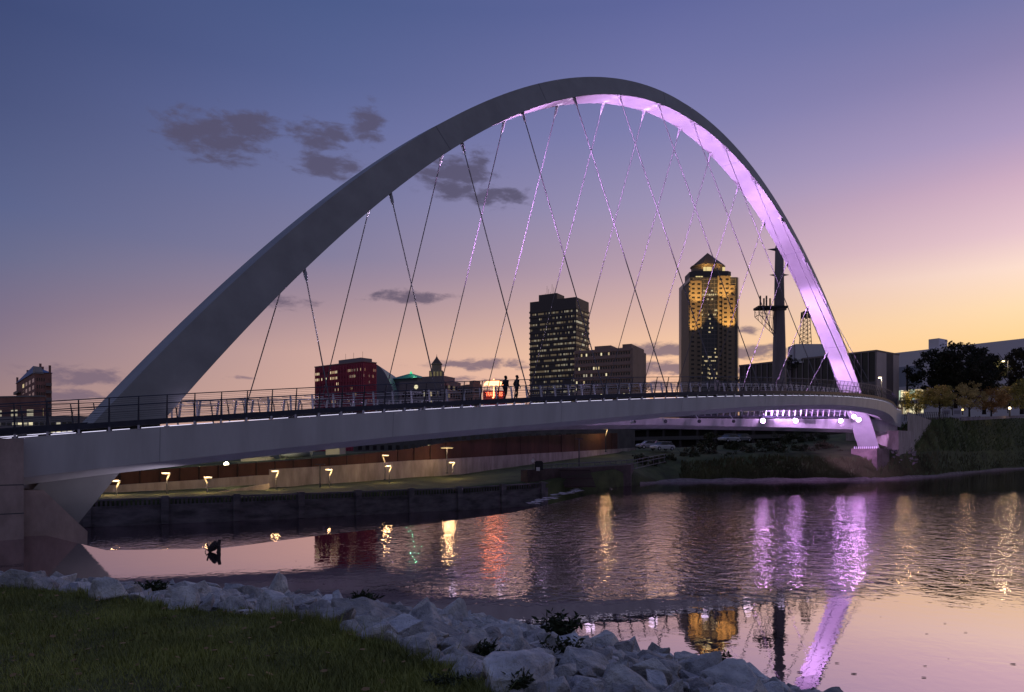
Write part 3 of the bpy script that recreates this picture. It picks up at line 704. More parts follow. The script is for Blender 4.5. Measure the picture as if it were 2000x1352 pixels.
# ------------------------------------------------------------------ buildings
class Bld:
    """box building from its near corner; local x along the right face, local y along the left face"""
    def __init__(s, name, label, uc, ul, ur, D, th, vtop, zb=4., cat='building'):
        c = Vector((XU(uc, D), D)); th = math.radians(th); k = (ul - 1000) / FPX
        s.wl = (c.x - k * D) / (math.cos(th) + k * math.sin(th)); k = (ur - 1000) / FPX
        s.wr = (k * D - c.x) / (math.sin(th) - k * math.cos(th))
        s.h = ZV(vtop, D) - zb; s.D = D; s.px = D / FPX
        s.o = empty(name, (c.x, c.y, zb), math.atan2(math.cos(th), math.sin(th))); tag(s.o, label, cat)
        s.win = {}; s.count = 0; s.rest = {}
    def z(s, v): return ZV(v, s.D) - s.o.location.z
    def box(s, name, lo, hi, m):
        mb = MB(); mb.box(lo, hi); return mb.build(name, m, s.o)
    def window(s, face, a, z, w, h, m, off=.03, single=True):
        """face 'r': a runs along x on plane y = y0; 'l': a runs along y on plane x = x0"""
        f, base = face
        key = (f, round(w, 3), round(h, 3), m.name)
        if single and s.count < 100:
            if key not in s.win:
                mb = MB()
                if f == 'r': mb.box((0, -off, 0), (w, .02, h))
                else: mb.box((-off, 0, 0), (.02, w, h))
                s.win[key] = mb.mesh('window', m)
            put('window', s.win[key], s.o, (a, base, z) if f == 'r' else (base, a, z)); s.count += 1
        else:
            mb = s.rest.setdefault(m.name, (MB(), m))[0]
            if f == 'r': mb.box((a, base - off, z), (a + w, base + .02, z + h))
            else: mb.box((base - off, a, z), (base + .02, a + w, z + h))
    def grid(s, face, a0, a1, z0, z1, nc, nr, fw, fh, lit, dark, plit, rowp=None, off=.03):
        cw = (a1 - a0) / nc; rh = (z1 - z0) / nr
        for r in range(nr):
            for c in range(nc):
                p = plit if rowp is None else rowp(r, c)
                on = random.random() < p
                m = random.choice(lit) if on else dark
                if m is None: continue
                s.window(face, a0 + cw * (c + (1 - fw) / 2), z0 + rh * (r + (1 - fh) / 2), cw * fw, rh * fh, m, off, on)
    def done(s):
        for mb, m in s.rest.values():
            o = mb.build('window', m, s.o); o['kind'] = 'stuff'
W_y = emat('window warm', (1, .78, .42), .55); W_w = emat('window pale', (1, .9, .66), .40); W_d = emat('window dim', (1, .75, .45), .16); W_b = emat('window bright', (1, .88, .55), .95)
W_g = emat('window green white', (.8, 1, .75), .6)
G_dark = mat('dark glass', (.012, .013, .02), .12, 0., spec=.6)
M_redlit = mat('facade with red floodlight tint', (.30, .03, .07), .7, nscale=.05, namt=.2)  # glow of red floodlights put into the wall colour
M_redlit_fin = mat('fins with red floodlight tint', (.50, .08, .14), .6)  # same red floodlight glow, painted brighter on the fins
M_tower = mat('black tower cladding', (.075, .062, .068), .55)
M_hotel = mat('hotel concrete', (.32, .23, .20), .85, nscale=.1, namt=.15)
M_tan = mat('tower granite', (.25, .185, .13), .7, nscale=.05, namt=.1)
M_copper = mat('copper roof', (.12, .085, .06), .5, .3)
M_brick = mat('brick', (.30, .15, .135), .9, nscale=.3, namt=.25)
M_blue = mat('blue roof', (.02, .09, .28), .5)
M_grey = mat('grey facade', (.24, .22, .24), .85, nscale=.08, namt=.15)
M_teal = mat('teal roof', (.01, .11, .11), .5)

# maroon office block
b = Bld('office_block', 'maroon lit office block with thin fins and small roof house', 708, 615, 735, 250, 39, 706.6, 5)
b.box('wall', (0, 0, 0), (b.wr, b.wl, b.h), M_redlit)
mb = MB()
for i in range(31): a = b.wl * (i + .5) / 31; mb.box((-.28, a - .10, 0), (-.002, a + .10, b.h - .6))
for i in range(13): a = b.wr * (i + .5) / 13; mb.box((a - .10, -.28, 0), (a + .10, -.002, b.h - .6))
mb.build('fin', M_redlit_fin, b.o)['kind'] = 'stuff'
litrow = {11: .35, 10: .4, 9: .12, 8: .1, 6: .18, 4: .08, 3: .12, 2: .06, 0: .25}
b.grid(('l', 0), .3, b.wl - .3, 4, b.h - 1.5, 31, 12, .75, .42, [W_y, W_b, W_w], G_dark, .1, lambda r, c: litrow.get(r, .03) * (2.4 if (c // 4) % 3 == 1 else .35))
b.grid(('r', 0), .3, b.wr - .3, 4, b.h - 1.5, 13, 12, .75, .42, [W_y, W_w], G_dark, .1, lambda r, c: litrow.get(r, .03) * 1.1)
mb = MB(); mb.box((-.15, -.15, b.h), (b.wr + .15, b.wl + .15, b.h + .35)); mb.build('parapet', mat('pale coping', (.3, .2, .22)), b.o)
hz_ = b.z(699); mb = MB(); mb.box((3, 4.5, b.h + .35), (8, 17, hz_ + .8)); ph = mb.build('roof_house', M_grey, b.o)
for y in (6, 11, 15.5): mb = MB(); mb.tube([(5, y, hz_ + .8), (5, y, hz_ + 3.2)], .05, 5); mb.build('antenna', M_steel, ph)
b.done()
# curved roof hall behind it
D = 290; mb = MB(); x0, x1 = XU(700, D), XU(770, D); zt = ZV(709, D); pr = []
for i in range(17):
    f = i / 16; pr.append((lerp(x0, x1, f), zt - (zt - ZV(770, D)) * max(0, (f - .35) / .65) ** 2.2))
mb.sweep([[Vector((x, y, z)) for x, z in pr] + [Vector((x1, y, 4)), Vector((x0, y, 4))] for y in (D, D + 40)])
r_ = empty('curved_hall', ((x0 + x1) / 2, D, 4)); tag(r_, 'grey hall with quarter round roof behind the maroon office block', 'building')
w_ = mb.build('wall', mat('curved hall metal', (.17, .17, .22), .5)); ck(w_, r_)
# green roofed and stepped stone buildings
b = Bld('teal_roof_building', 'stone building with teal hipped roof glowing green at its tip', 822, 748, 832, 300, 30, 752, 5)
b.box('wall', (0, 0, 0), (b.wr + 12, b.wl, b.h), M_grey)
zz = b.z(737); mb = MB(); mb.box((1, 2.5, b.h), (b.wr + 8, b.wl - 3, zz)); up_ = mb.build('upper_wall', mat('upper grey', (.16, .16, .18)), b.o)
y0, y1 = 2.0, b.wl - 2.5; cx, cy = 6, (y0 + y1) / 2; zt = b.z(719.5)
mb = MB(); vs = [(.2, y0, zz), (b.wr + 9, y0, zz), (b.wr + 9, y1, zz), (.2, y1, zz), (cx - .6, cy - .8, zt - 1.2), (cx + .6, cy - .8, zt - 1.2), (cx + .6, cy + .8, zt - 1.2), (cx - .6, cy + .8, zt - 1.2)]
mb.add(vs, [(0, 1, 5, 4), (1, 2, 6, 5), (2, 3, 7, 6), (3, 0, 4, 7), (0, 3, 2, 1), (4, 5, 6, 7)]); mb.build('roof', M_teal, b.o)
mb = MB(); mb.lathe([(.9, 0), (.1, 1.2)], 4, (cx, cy, zt - 1.2)); mb.build('skylight', emat('green glow', (.1, 1, .45), .8), b.o)
lamp('roof_glow', 'POINT', (b.o.matrix_basis @ Vector((cx - 3.0, cy - 3.0, zt + .6))), 500, (.2, 1, .5))
b.grid(('l', 0), 1, b.wl - 1, 2, b.h - 1, 12, 6, .6, .5, [W_w, W_y], G_dark, .12); b.done()
b = Bld('stone_block', 'grey stepped stone block with a round lit window beside the spire tower', 868, 780, 900, 270, 24, 742, 5)
b.box('wall', (0, 0, 0), (b.wr, b.wl, b.h), M_grey); b.box('step', (.5, .5, b.h), (b.wr * .7, b.wl * .5, b.h + 1.6), M_grey)
mb = MB(); mb.tube([(-.12, b.wl * .62, b.h - 2.2), (-.02, b.wl * .62, b.h - 2.2)], .8, 16); mb.build('clock', W_b, b.o)
b.grid(('l', 0), 1, b.wl - 1, 1, b.h - 3.5, 13, 7, .55, .5, [W_w, W_y, W_d], G_dark, .14); b.grid(('r', 0), .5, b.wr - .5, 1, b.h - 1, 6, 8, .55, .5, [W_w, W_d], G_dark, .2); b.done()
# spire tower
D = 340; sx = XU(853, D); st_ = empty('spire_tower', (sx, D, 5)); tag(st_, 'slim stone tower with open lantern and pointed spire', 'tower')
zz = lambda v: ZV(v, D) - 5
M_stone = mat('tower stone', (.34, .27, .22), .85)
mb = MB(); mb.box((-3.6, -3.6, 0), (3.6, 3.6, zz(738))); mb.box((-3.2, -3.2, zz(738)), (3.2, 3.2, zz(726))); mb.build('shaft', M_stone, st_)
mb = MB()
for i in range(4): mb.box((-2.7 + i * 1.5, -3.35, zz(737)), (-1.9 + i * 1.5, -3.19, zz(727.5)))
mb.build('louvre', emat('lantern glow', (1, .8, .4), .12), st_)
mb = MB(); mb.lathe([(2.9, zz(726)), (2.9, zz(724)), (2.3, zz(724)), (2.3, zz(713)), (2.7, zz(712.5)), (2.7, zz(711))], 8); mb.build('lantern', M_stone, st_)
mb = MB(); mb.lathe([(2.5, zz(711)), (1.5, zz(705)), (.6, zz(700)), (.12, zz(696)), (.06, zz(692))], 8); mb.build('spire', M_copper, st_)
# low lit building right of it
b = Bld('brick_block', 'low brown block with lit lower windows left of the umbrella sign', 925, 893, 940, 280, 50, 750, 5)
b.box('wall', (0, 0, 0), (b.wr, b.wl, b.h), M_hotel); b.box('roof_house', (1, 1, b.h), (4, 4, b.h + 1.5), M_hotel)
b.grid(('l', 0), .5, b.wl - .5, 1, b.h - 1, 6, 7, .6, .5, [W_y, W_w], G_dark, .22); b.grid(('r', 0), .5, b.wr - .5, 1, b.h - 1, 4, 7, .6, .5, [W_y, W_w], G_dark, .22); b.done()
# black tower
b = Bld('black_tower', 'black office tower with rows of small lit windows', 1125, 1035, 1150, 440, 30, 580, 5)
b.box('wall', (0, 0, 0), (b.wr, b.wl, b.h), M_tower)
ph = b.box('roof_house', (b.wr * .15, b.wl * .45, b.h), (b.wr * .7, b.wl * .85, b.h + 4.5), M_tower)
for i in range(7): mb = MB(); mb.tube([(4 + i * .8, b.wl * (.5 + .05 * i), b.h + 4.5), (4 + i * .8, b.wl * (.5 + .05 * i), b.h + 6.5 + (i % 3) * 2.2)], .09, 4); mb.build('antenna', M_steel, ph)
ztop = b.z(592)
mb = MB(); NF = 26; zs = np.linspace(3, b.z(601), NF + 1)
for i in range(NF + 1): mb.box((-.35, -.35, zs[i] - .55), (b.wr + .35, b.wl + .35, zs[i] + .55))
mb.build('spandrel', M_tower, b.o)['kind'] = 'stuff'
def rp(r, c):
    base = {25: .55, 24: .25, 23: .55, 22: .5, 21: .35, 20: .75, 19: .8, 18: .75, 17: .7, 16: .8, 15: .6, 14: .75, 13: .5, 12: .35, 11: .6, 10: .45, 9: .3, 8: .3, 7: .5, 6: .3, 5: .3, 4: .4}.get(r, .25)
    return base * (.55 + .9 * (.5 + .5 * math.sin(c * .45 + r * 1.7)))
b.grid(('l', 0), .4, b.wl - .4, 3, b.z(601), 46, NF, .5, .34, [W_w, W_d, W_d, W_d], None, .4, rp, off=.05)
b.grid(('r', 0), .4, b.wr - .4, 3, b.z(601), 9, NF, .78, .36, [W_w, W_d, W_d, W_d], None, .4, lambda r, c: rp(r, c) * 1.15, off=.05); b.done()
# hotel slab
b = Bld('hotel_slab', 'mid rise brown concrete slab with plain right end wall', 1236, 1122, 1262, 300, 26, 679, 5)
b.box('wall', (0, 0, 0), (b.wr, b.wl, b.h), M_hotel)
b.box('stair_tower', (.5, .8, b.h), (b.wr - .5, 4.6, b.z(671)), M_hotel); b.box('roof_house', (1, b.wl * .38, b.h), (b.wr - 1, b.wl * .66, b.h + 1.7), M_hotel)
mb = MB(); NF = 14
for i in range(NF + 1): z_ = lerp(2, b.h - .5, i / NF); mb.box((-.3, .9, z_ - .6), (-.002, b.wl, z_ + .6))
mb.build('spandrel', mat('hotel bands', (.34, .24, .22), .85), b.o)['kind'] = 'stuff'
b.grid(('l', 0), 1, b.wl - .5, 2, b.h - .5, 22, NF, .5, .38, [W_y, W_w, W_y, W_b], G_dark, .13, off=.04); b.done()
# tall gold lit tower
D = 690; zg = 5; tw = empty('golden_tower', (XU(1382, D), D, zg)); tag(tw, 'tallest stone tower with pyramid roof and gold lit setbacks', 'tower')
z = lambda v: ZV(v, D) - zg
X = lambda u: (u - 1382) / FPX * (D - 40)
def tier(name, hw, hd, v0, v1, m, cut=.25, cx=0):
    mb = MB(); c = cut * hw; pr = [(-hw, -hd + c), (-hw + c, -hd), (hw - c, -hd), (hw, -hd + c), (hw, hd - c), (hw - c, hd), (-hw + c, hd), (-hw, hd - c)]
    mb.sweep([[Vector((x + cx, y, zz)) for x, y in pr] for zz in (v0, v1)]); return mb.build(name, m, tw)
M_glass = mat('tower glass', (.05, .05, .06), .3, .1, spec=.6)
tier('shaft', X(1430.5), 23, 0, z(553), M_glass, .06)
tier('upper_storey', X(1424.5), 13, z(553), z(536), M_tower, .2)
tier('crown', X(1414.5), 10, z(536), z(523.6), M_tan, .45)
tier('cornice', X(1416.5), 10.6, z(523.6), z(521), M_tan, .45)
mb = MB()
h0 = z(520.5); h1 = z(494); rr = X(1414)
mb.add([(-rr, -5, h0), (-rr * .5, -10, h0), (rr * .5, -10, h0), (rr, -5, h0), (rr, 5, h0), (rr * .5, 10, h0), (-rr * .5, 10, h0), (-rr, 5, h0), (0, 0, h1)], [(i, (i + 1) % 8, 8) for i in range(8)] + [tuple(range(7, -1, -1))])
mb.v = [(x, y, (zz - h0) * 1.0 + h0) for x, y, zz in mb.v]; mb.build('roof', M_copper, tw)
# stone wings: column ranges and top rows, near side
winmesh = {}
cnt = 0; rest = MB()
G_gold = mat('wing window', (.02, .018, .02), .3)
for k, (u0, u1, vt, yf) in enumerate([(1330.8, 1337, 565, -23.6), (1333.5, 1356, 560, -24), (1332, 1345, 598, -25.2), (1329, 1344.5, 661, -26.4), (1388, 1413.5, 551, -24), (1411, 1422, 569, -24.6), (1396.5, 1421, 589, -25.4), (1404, 1418, 651, -26.6)]):
    x0, x1 = X(u0), X(u1); mb = MB(); mb.box((x0, yf, 0), (x1, yf + 30, z(vt))); mb.build('stone_wing', M_tan, tw)
    zt = z(vt) - 2.2; rows_ = int(zt / 4.1); cols_ = max(1, round((x1 - x0) / 5.4)); cw = (x1 - x0) / cols_
    for r in range(rows_):
        zz = zt - r * 4.1 - 1.9
        if zz < 45 and k not in (3, 7): break
        for c in range(cols_):
            xx = x0 + cw * (c + .5)
            mk = (0, zz)
            if cnt < 95 and r < 12:
                if 'w' not in winmesh: q = MB(); q.box((-1.35, -.05, 0), (1.35, .03, 1.7)); winmesh['w'] = q.mesh('window', G_gold)
                put('window', winmesh['w'], tw, (xx, yf, zz)); cnt += 1
            else: rest.box((xx - 1.35, yf - .05, zz), (xx + 1.35, yf + .03, zz + 1.7))
rest.build('window', G_gold, tw)['kind'] = 'stuff'
lw = MB(); random.seed(11)
for i in range(90):
    zz = random.choice([z(588), z(588) , z(720), z(735), z(690), z(705), z(650), z(625), z(745), z(712)]) + random.choice([0, 0, 3.9, -3.9])
    xx = random.uniform(X(1347), X(1400)); lw.box((xx, -23.06, zz), (xx + random.uniform(.8, 2.), -22.98, zz + 1.3))
for i in range(14): lw.box((X(1346) + i * 1.9, -23.06, z(587)), (X(1346) + i * 1.9 + 1.2, -22.98, z(587) + 1.3))
lw.build('lit_window', W_y, tw)['kind'] = 'stuff'
mb = MB()
for u, w in ((1370, 1.2), (1377, 1.6), (1381, 1.6), (1409, 1.2)): mb.box((X(u) - w, -10.1, z(535)), (X(u) + w, -9.9, z(527)))
for u in (1352, 1357, 1362, 1415, 1420): mb.box((X(u) - .8, -13.06, z(550)), (X(u) + 1.2, -12.9, z(546)))
mb.build('crown_window', emat('crown glow', (1, .78, .35), .8), tw)['kind'] = 'stuff'
mb = MB(); xx = -X(1430)
for i in range(-7, 8): mb.box((i * 3.2 - .15, -23.2, 0), (i * 3.2 + .15, -22.99, z(554)))
for i in range(44): mb.box((-20, -23.12, 3 + i * 3.9), (20, -22.995, 3.5 + i * 3.9)) if 3 + i * 3.9 < z(556) else None
mb.build('mullion', mat('tower mullion', (.17, .15, .16), .5), tw)['kind'] = 'stuff'
GOLD = (1, .60, .17)
for (u, v, d_, pw, tv, an) in ((1345, 612, 19, 62000, 578, 52), (1338, 672, 19, 78000, 624, 55), (1400, 606, 19, 70000, 568, 52), (1409, 668, 19, 105000, 614, 56)):
    p = Vector((X(u), -26.5 - d_, z(v))) + Vector(tw.location); lamp('setback_spot', 'SPOT', p, pw, GOLD, None, Vector((X(u), -25, z(tv))) + Vector(tw.location), angle=an, blend=.5, radius=.6)
for u in (1366, 1378, 1398):
    p = Vector((X(u), -20, z(530))) + Vector(tw.location); lamp('roof_spot', 'SPOT', p, 4500, GOLD, None, Vector((X(u), -6, z(518))) + Vector(tw.location), angle=60, blend=.7, radius=.4)
# apartment tower at far left
b = Bld('apartment_tower', 'brick apartment tower with blue pyramid roof and stacked balconies', 69, 32, 101, 300, 50, 727, 4)
b.box('wall', (0, 0, 0), (b.wr, b.wl, b.h), M_brick)
mb = MB(); e = .4; zt = b.h; ridge = b.z(702)
mb.add([(-e, -e, zt), (b.wr + e, -e, zt), (b.wr + e, b.wl + e, zt), (-e, b.wl + e, zt), (b.wr * .42, b.wl * .42, ridge), (b.wr * .58, b.wl * .58, ridge)], [(0, 1, 5, 4), (1, 2, 5), (2, 3, 4, 5), (3, 0, 4), (0, 3, 2, 1)])
rf = mb.build('roof', M_blue, b.o)
for x, y, h_ in ((b.wr * .35, b.wl * .65, ridge - .6), (b.wr * .72, b.wl * .3, ridge + .4), (b.wr * .8, b.wl * .25, ridge - 1.2), (.3, b.wl - .6, zt + 3), (b.wr - .6, .5, zt + 3.2)):
    mb = MB(); mb.box((x - .4, y - .4, zt - .3), (x + .4, y + .4, h_)); mb.build('chimney', M_brick, rf)
mb = MB(); mb.add([(-.5, -.5, zt - .5), (-.5, 3, zt - .5), (-.5, 1.2, zt + 2.6), (3, -.5, zt - .5), (2.2, 1.6, zt + 2.4)], [(0, 1, 2), (0, 2, 4, 3), (1, 4, 2)]); mb.build('gable', mat('pale gable', (.3, .27, .26)), b.o)
for i in range(9):
    z_ = 4 + i * (b.h - 8) / 8.5
    mb = MB(); mb.box((b.wr * .62, -1.3, z_), (b.wr * .98, -.002, z_ + .25)); mb.box((b.wr * .62, -1.3, z_ + .25), (b.wr * .98, -1.2, z_ + 1.2)); mb.build('balcony', mat('balcony', (.2, .17, .18)), b.o)
    mb = MB(); mb.box((-1.3, b.wl * .72, z_), (-.002, b.wl * .99, z_ + .25)); mb.box((-1.3, b.wl * .72, z_ + .25), (-1.2, b.wl * .99, z_ + 1.2)); mb.build('balcony', mat('balcony', (.2, .17, .18)), b.o)
b.grid(('l', 0), .8, b.wl * .68, 3, b.h - 1.5, 4, 10, .5, .55, [W_y, W_b], G_dark, .05); b.grid(('r', 0), b.wr * .05, b.wr * .6, 3, b.h - 1.5, 4, 10, .45, .5, [W_d], G_dark, .05); b.done()
b = Bld('brick_hall', 'long low dark brick hall in front of the apartment tower', 80, -200, 88, 220, 12, 775, 4)
b.box('wall', (0, 0, 0), (b.wr, b.wl, b.h), M_brick); b.box('parapet', (-.2, -.2, b.h), (b.wr + .2, b.wl + .2, b.h + .4), M_grey)
b.grid(('r', 0), 1, b.wr - 1, 3, b.h - 2, 4, 2, .4, .5, [W_y], G_dark, .1); b.grid(('l', 0), 1, b.wl - 1, 3, b.h - 2, 9, 2, .4, .4, [W_w], G_dark, .2); b.done()
b = Bld('lit_hall', 'low pale hall with bright windows seen through the left railing', 150, -100, 190, 150, 10, 812, 4)
b.box('wall', (0, 0, 0), (b.wr, b.wl, b.h), M_grey); b.grid(('l', 0), 1, b.wl - 1, 4, b.h - .8, 22, 2, .7, .35, [W_b, W_w, W_b], G_dark, .5); b.done()
# dark glass convention hall
D = 190; b = Bld('glass_hall', 'dark glass hall with pale end wall right of the arch foot', 1711, 1446, 1754, D, 52, 687, 10)
b.box('wall', (0, 0, 0), (b.wr, b.wl, b.h), G_dark); M_pw = mat('pale end wall', (.6, .5, .5), .85, nscale=.2, namt=.1)
b.box('roof_edge', (-.3, -.3, b.h), (b.wr + .3, b.wl + .3, b.h + .45), mat('roof edge', (.22, .18, .18)))
mb = MB(); mb.box((0, -.25, 0), (b.wr * .42, -.003, b.h)); mb.box((b.wr * .74, -.25, 0), (b.wr, -.003, b.h)); mb.build('end_wall', M_pw, b.o)
mb = MB()
for i in range(6): a = b.wr * (.44 + .28 * i / 5); mb.box((a - .1, -.3, 0), (a + .1, -.003, b.h))
nm = 22
for i in range(nm + 1): a = b.wl * i / nm; mb.box((-.35, a - .10, 0), (-.003, a + .10, b.h))
mb.build('mullion', mat('pale mullion', (.22, .19, .22), .5), b.o)['kind'] = 'stuff'
mb = MB()
for zf in (.22, .52): mb.box((-.2, 0, b.h * zf), (-.004, b.wl, b.h * zf + 2.2))
mb.build('spandrel', mat('hall band', (.12, .11, .14), .4), b.o)['kind'] = 'stuff'
for i in range(10): b.window(('l', 0), b.wl * random.uniform(.3, .95), b.h * .3 + random.uniform(-.5, 1), random.uniform(.6, 1.6), .5, W_y, .05)
b.box('roof_house', (b.wr + 1, 9, b.h - 2), (b.wr + 6, 13, b.h + 2.3), M_tower)
b.done()
# white screen wall on its roof
rb = empty('roof_screen', P(1583, 702, 206)); tag(rb, 'pale blank screen box standing on the dark hall roof beside the arch', 'rooftop screen')
wv = (1612 - 1555) / FPX * 206; mb = MB(); mb.box((-wv / 2, 0, -1), (wv / 2, 6, (702 - 672) / FPX * 206)); mb.build('screen', mat('screen white', (.6, .6, .68), .7), rb)
mb = MB()
for x in (-wv / 2 - .5, wv / 2 + .4): mb.tube([(x, 0, -2), (x, 0, 5.5)], .1, 5)
mb.build('frame', M_steel, rb)
# pale long building far right
b = Bld('long_hall', 'long pale windowless hall behind the big dark trees', 2080, 1742, 2300, 250, 55, 652, 12)
ml = mat('pale hall wall', (.74, .70, .76), .85)
b.box('wall', (0, 0, 0), (b.wr, b.wl, b.h), ml)
b.box('roof_house', (1, b.wl * .70, b.h), (8, b.wl * .765, b.h + 4), ml)
b.box('lower_wall', (-.4, b.wl * .80, 0), (12, b.wl * 1.001, b.h - 6), mat('hall blue wall', (.26, .28, .36)))
b.grid(('l', -.4), b.wl * .86, b.wl * .99, 1, 8, 9, 2, .8, .5, [W_g, W_y, W_b], W_d, .6); b.done()
b = Bld('lit_pavilion', 'low yellow lit glass pavilion beside the dark glass hall', 1806, 1752, 1830, 225, 58, 752, 11)
b.box('wall', (0, 0, 0), (b.wr, b.wl, b.h), ml); b.grid(('l', 0), .3, b.wl - .3, b.h * .35, b.h - .5, 9, 2, .85, .7, [W_b, W_y, W_g], W_d, .75); b.done()
# parking structures behind the brown fence
M_dk = mat('dark deck concrete', (.045, .04, .045), .9)
b = Bld('parking_deck', 'dark open parking deck behind the far girder', 1600, 1180, 1680, 175, 44, 838, 5)
for k in range(3): b.box('slab', (0, 0, k * 3.), (b.wr, b.wl, k * 3. + 1.0), mat('deck slab', (.09, .085, .09), .9))
b.box('back_wall', (4, 0, 0), (b.wr, b.wl, 9), M_black)
for i in range(12): b.box('column', (.3, b.wl * i / 12 + .5, 1.0), (.9, b.wl * i / 12 + 1.2, 6.0), M_dk)
b.done()
b = Bld('plant_building', 'dark plant building with pale roof rail behind the brown fence', 1150, 690, 1240, 150, 30, 833, 3)
b.box('wall', (0, 0, 0), (b.wr, b.wl, b.h), mat('plant wall', (.10, .095, .10), .9, nscale=.3, namt=.3))
b.grid(('l', 0), 1, b.wl - 1, 1.5, b.h - .8, 26, 2, .5, .5, [W_w, W_y], G_dark, .06)
mb = MB()
for k in (.45, .9, 1.3): mb.bar((-.1, 0, b.h + k), (-.1, b.wl, b.h + k), .07)
for i in range(30): mb.bar((-.1, b.wl * i / 29, b.h), (-.1, b.wl * i / 29, b.h + 1.3), .08)
mb.build('roof_rail', M_steel, b.o); b.done()
for (u0, u1, vt, vb, D, lb, e_) in ((280, 345, 906, 918, 96, 'low pale lit shed seen first under the girder', 1), (350, 400, 900, 914, 97, 'low lit shed with grey end seen under the girder', 0), (545, 590, 886, 900, 104, 'pale lit box shed left of the silver tank', 1), (636, 663, 872, 893, 108, 'tall pale lit shed panel right of the silver tank', 1), (470, 520, 893, 905, 101, 'grey lit shed between the flood lamp and silver tank', 0)):
    c = P((u0 + u1) / 2, vb, D); r_ = empty('yard_shed', (c.x, c.y, c.z - 1)); tag(r_, lb, 'shed'); w2 = (u1 - u0) / FPX * D / 2; h_ = (vb - vt) / FPX * D + 1
    mb = MB(); mb.box((-w2, 0, 0), (w2, 4, h_)); mb.build('wall', mat('shed wall', (.5, .46, .38), .8), r_)
    mb = MB(); mb.add([(-w2 - .2, -.3, h_), (w2 + .2, -.3, h_), (w2 + .2, 4.2, h_ + .4), (-w2 - .2, 4.2, h_ + .4), (-w2 - .2, -.3, h_ + .1), (w2 + .2, -.3, h_ + .1), (w2 + .2, 4.2, h_ + .5), (-w2 - .2, 4.2, h_ + .5)], [(0, 3, 2, 1), (4, 5, 6, 7), (0, 1, 5, 4), (1, 2, 6, 5), (2, 3, 7, 6), (3, 0, 4, 7)]); mb.build('roof', M_grey, r_)
    l = bpy.data.lights.new('yard_glow', 'POINT'); lo = bpy.data.objects.new('yard_glow', l); C.objects.link(lo); lo.parent = r_; lo.location = (0, -3, h_ + .5); l.energy = 130; l.color = (1, .85, .5); l.shadow_soft_size = .3
c = P(578, 897, 103); tk = empty('storage_tank', c); tag(tk, 'silver horizontal storage tank lying behind the brown fence', 'tank')
mb = MB(); mb.tube([(-2.2, 0, 1.0), (-1.95, 0, 1.0), (1.95, 0, 1.0), (2.2, 0, 1.0)], [.6, .9, .9, .6], 16); mb.build('shell', mat('silver tank', (.3, .32, .38), .4, .5), tk, True)
for x in (-1.2, 1.2): mb = MB(); mb.box((x - .15, -.6, -.9), (x + .15, .6, .35)); mb.build('saddle', M_dk, tk)

# ------------------------------------------------------------------ umbrella sign
D = 262; us_ = empty('umbrella_sign', P(965, 787, D)); tag(us_, 'glowing red umbrella sign on a dark roof frame', 'sign')
px = D / FPX; M_red = emat('red neon', (1, .10, .07), 1.5); M_rw2 = emat('umbrella glow', (1, .30, .12), 7.)
E_ = lambda u, v: ((u - 965) * px, (787 - v) * px)
pts_o = []; mb = MB()
for i in range(25):
    f = i / 24; an = math.pi * (1 - f); pts_o.append((E_(964.5 + 19.5 * math.cos(an), 754.5 - 12 * math.sin(an) ** .8)))
low_ = []
for i in range(25):
    f = i / 24; u = 984 - 39 * f; low_.append(E_(u, 754.5 - 2.4 * abs(math.sin(f * math.pi * 4))))
fr = pts_o + low_[1:-1]; nn = len(fr)
mb.add([(x, -.25, z) for x, z in fr] + [(x, .25, z) for x, z in fr], [tuple(range(nn)), tuple(range(2 * nn - 1, nn - 1, -1))] + [(i, (i + 1) % nn, nn + (i + 1) % nn, nn + i) for i in range(nn)])
mb.build('canopy', M_rw2, us_)
mb = MB(); hk = [E_(964.5, 755), E_(964.5, 772), E_(964.3, 776), E_(963.2, 777.5), E_(962, 776.5)]; mb.tube([(x, -.3, z) for x, z in hk], .22, 6); mb.tube([(E_(964.5, 743)[0], -.3, E_(964.5, 743)[1]), (E_(964.5, 743)[0], -.3, E_(964.5, 740.5)[1])], .16, 6); mb.build('handle', M_rw2, us_)
fc = bpy.data.curves.new('lettering', 'FONT'); fc.body = 'TRAVELERS'; fc.size = 2.05; fc.extrude = .12; fc.align_x = 'CENTER'; fc.space_character = 1.02; fc.offset = .025
tmp_ = bpy.data.objects.new('lettering', fc); C.objects.link(tmp_); bpy.context.view_layer.update(); lme = bpy.data.meshes.new_from_object(tmp_.evaluated_get(bpy.context.evaluated_depsgraph_get())); bpy.data.objects.remove(tmp_)
lme.materials.clear(); lme.materials.append(emat('letter glow', (1, .12, .05), 6.)); fo_ = put('lettering', lme, us_); fo_.location = (0, .3, E_(0, 773.5)[1]); fo_.rotation_euler = (math.pi / 2, 0, 0); fo_.scale = (.58, 1, 1)
mb = MB(); mb.box((E_(943, 0)[0], 1.2, -4), (E_(987, 0)[0], 5, E_(0, 762)[1])); mb.build('base', emat('sign base glow', (1, .03, .02), .12), us_)
mb = MB()
for u in (946, 956, 975, 983): x = E_(u, 0)[0]; mb.bar((x, 1.1, 0), (x, 1.1, E_(0, 741)[1]), .1)
for v in (741, 744): mb.bar((E_(946, 0)[0], 1.1, E_(0, v)[1]), (E_(983, 0)[0], 1.1, E_(0, v)[1]), .08)
mb.build('lattice', M_black, us_)

l = bpy.data.lights.new('sign_glow', 'POINT'); lo = bpy.data.objects.new('sign_glow', l); C.objects.link(lo); lo.parent = us_; lo.location = (0, -2.5, 4); l.energy = 600; l.color = (1, .15, .08)

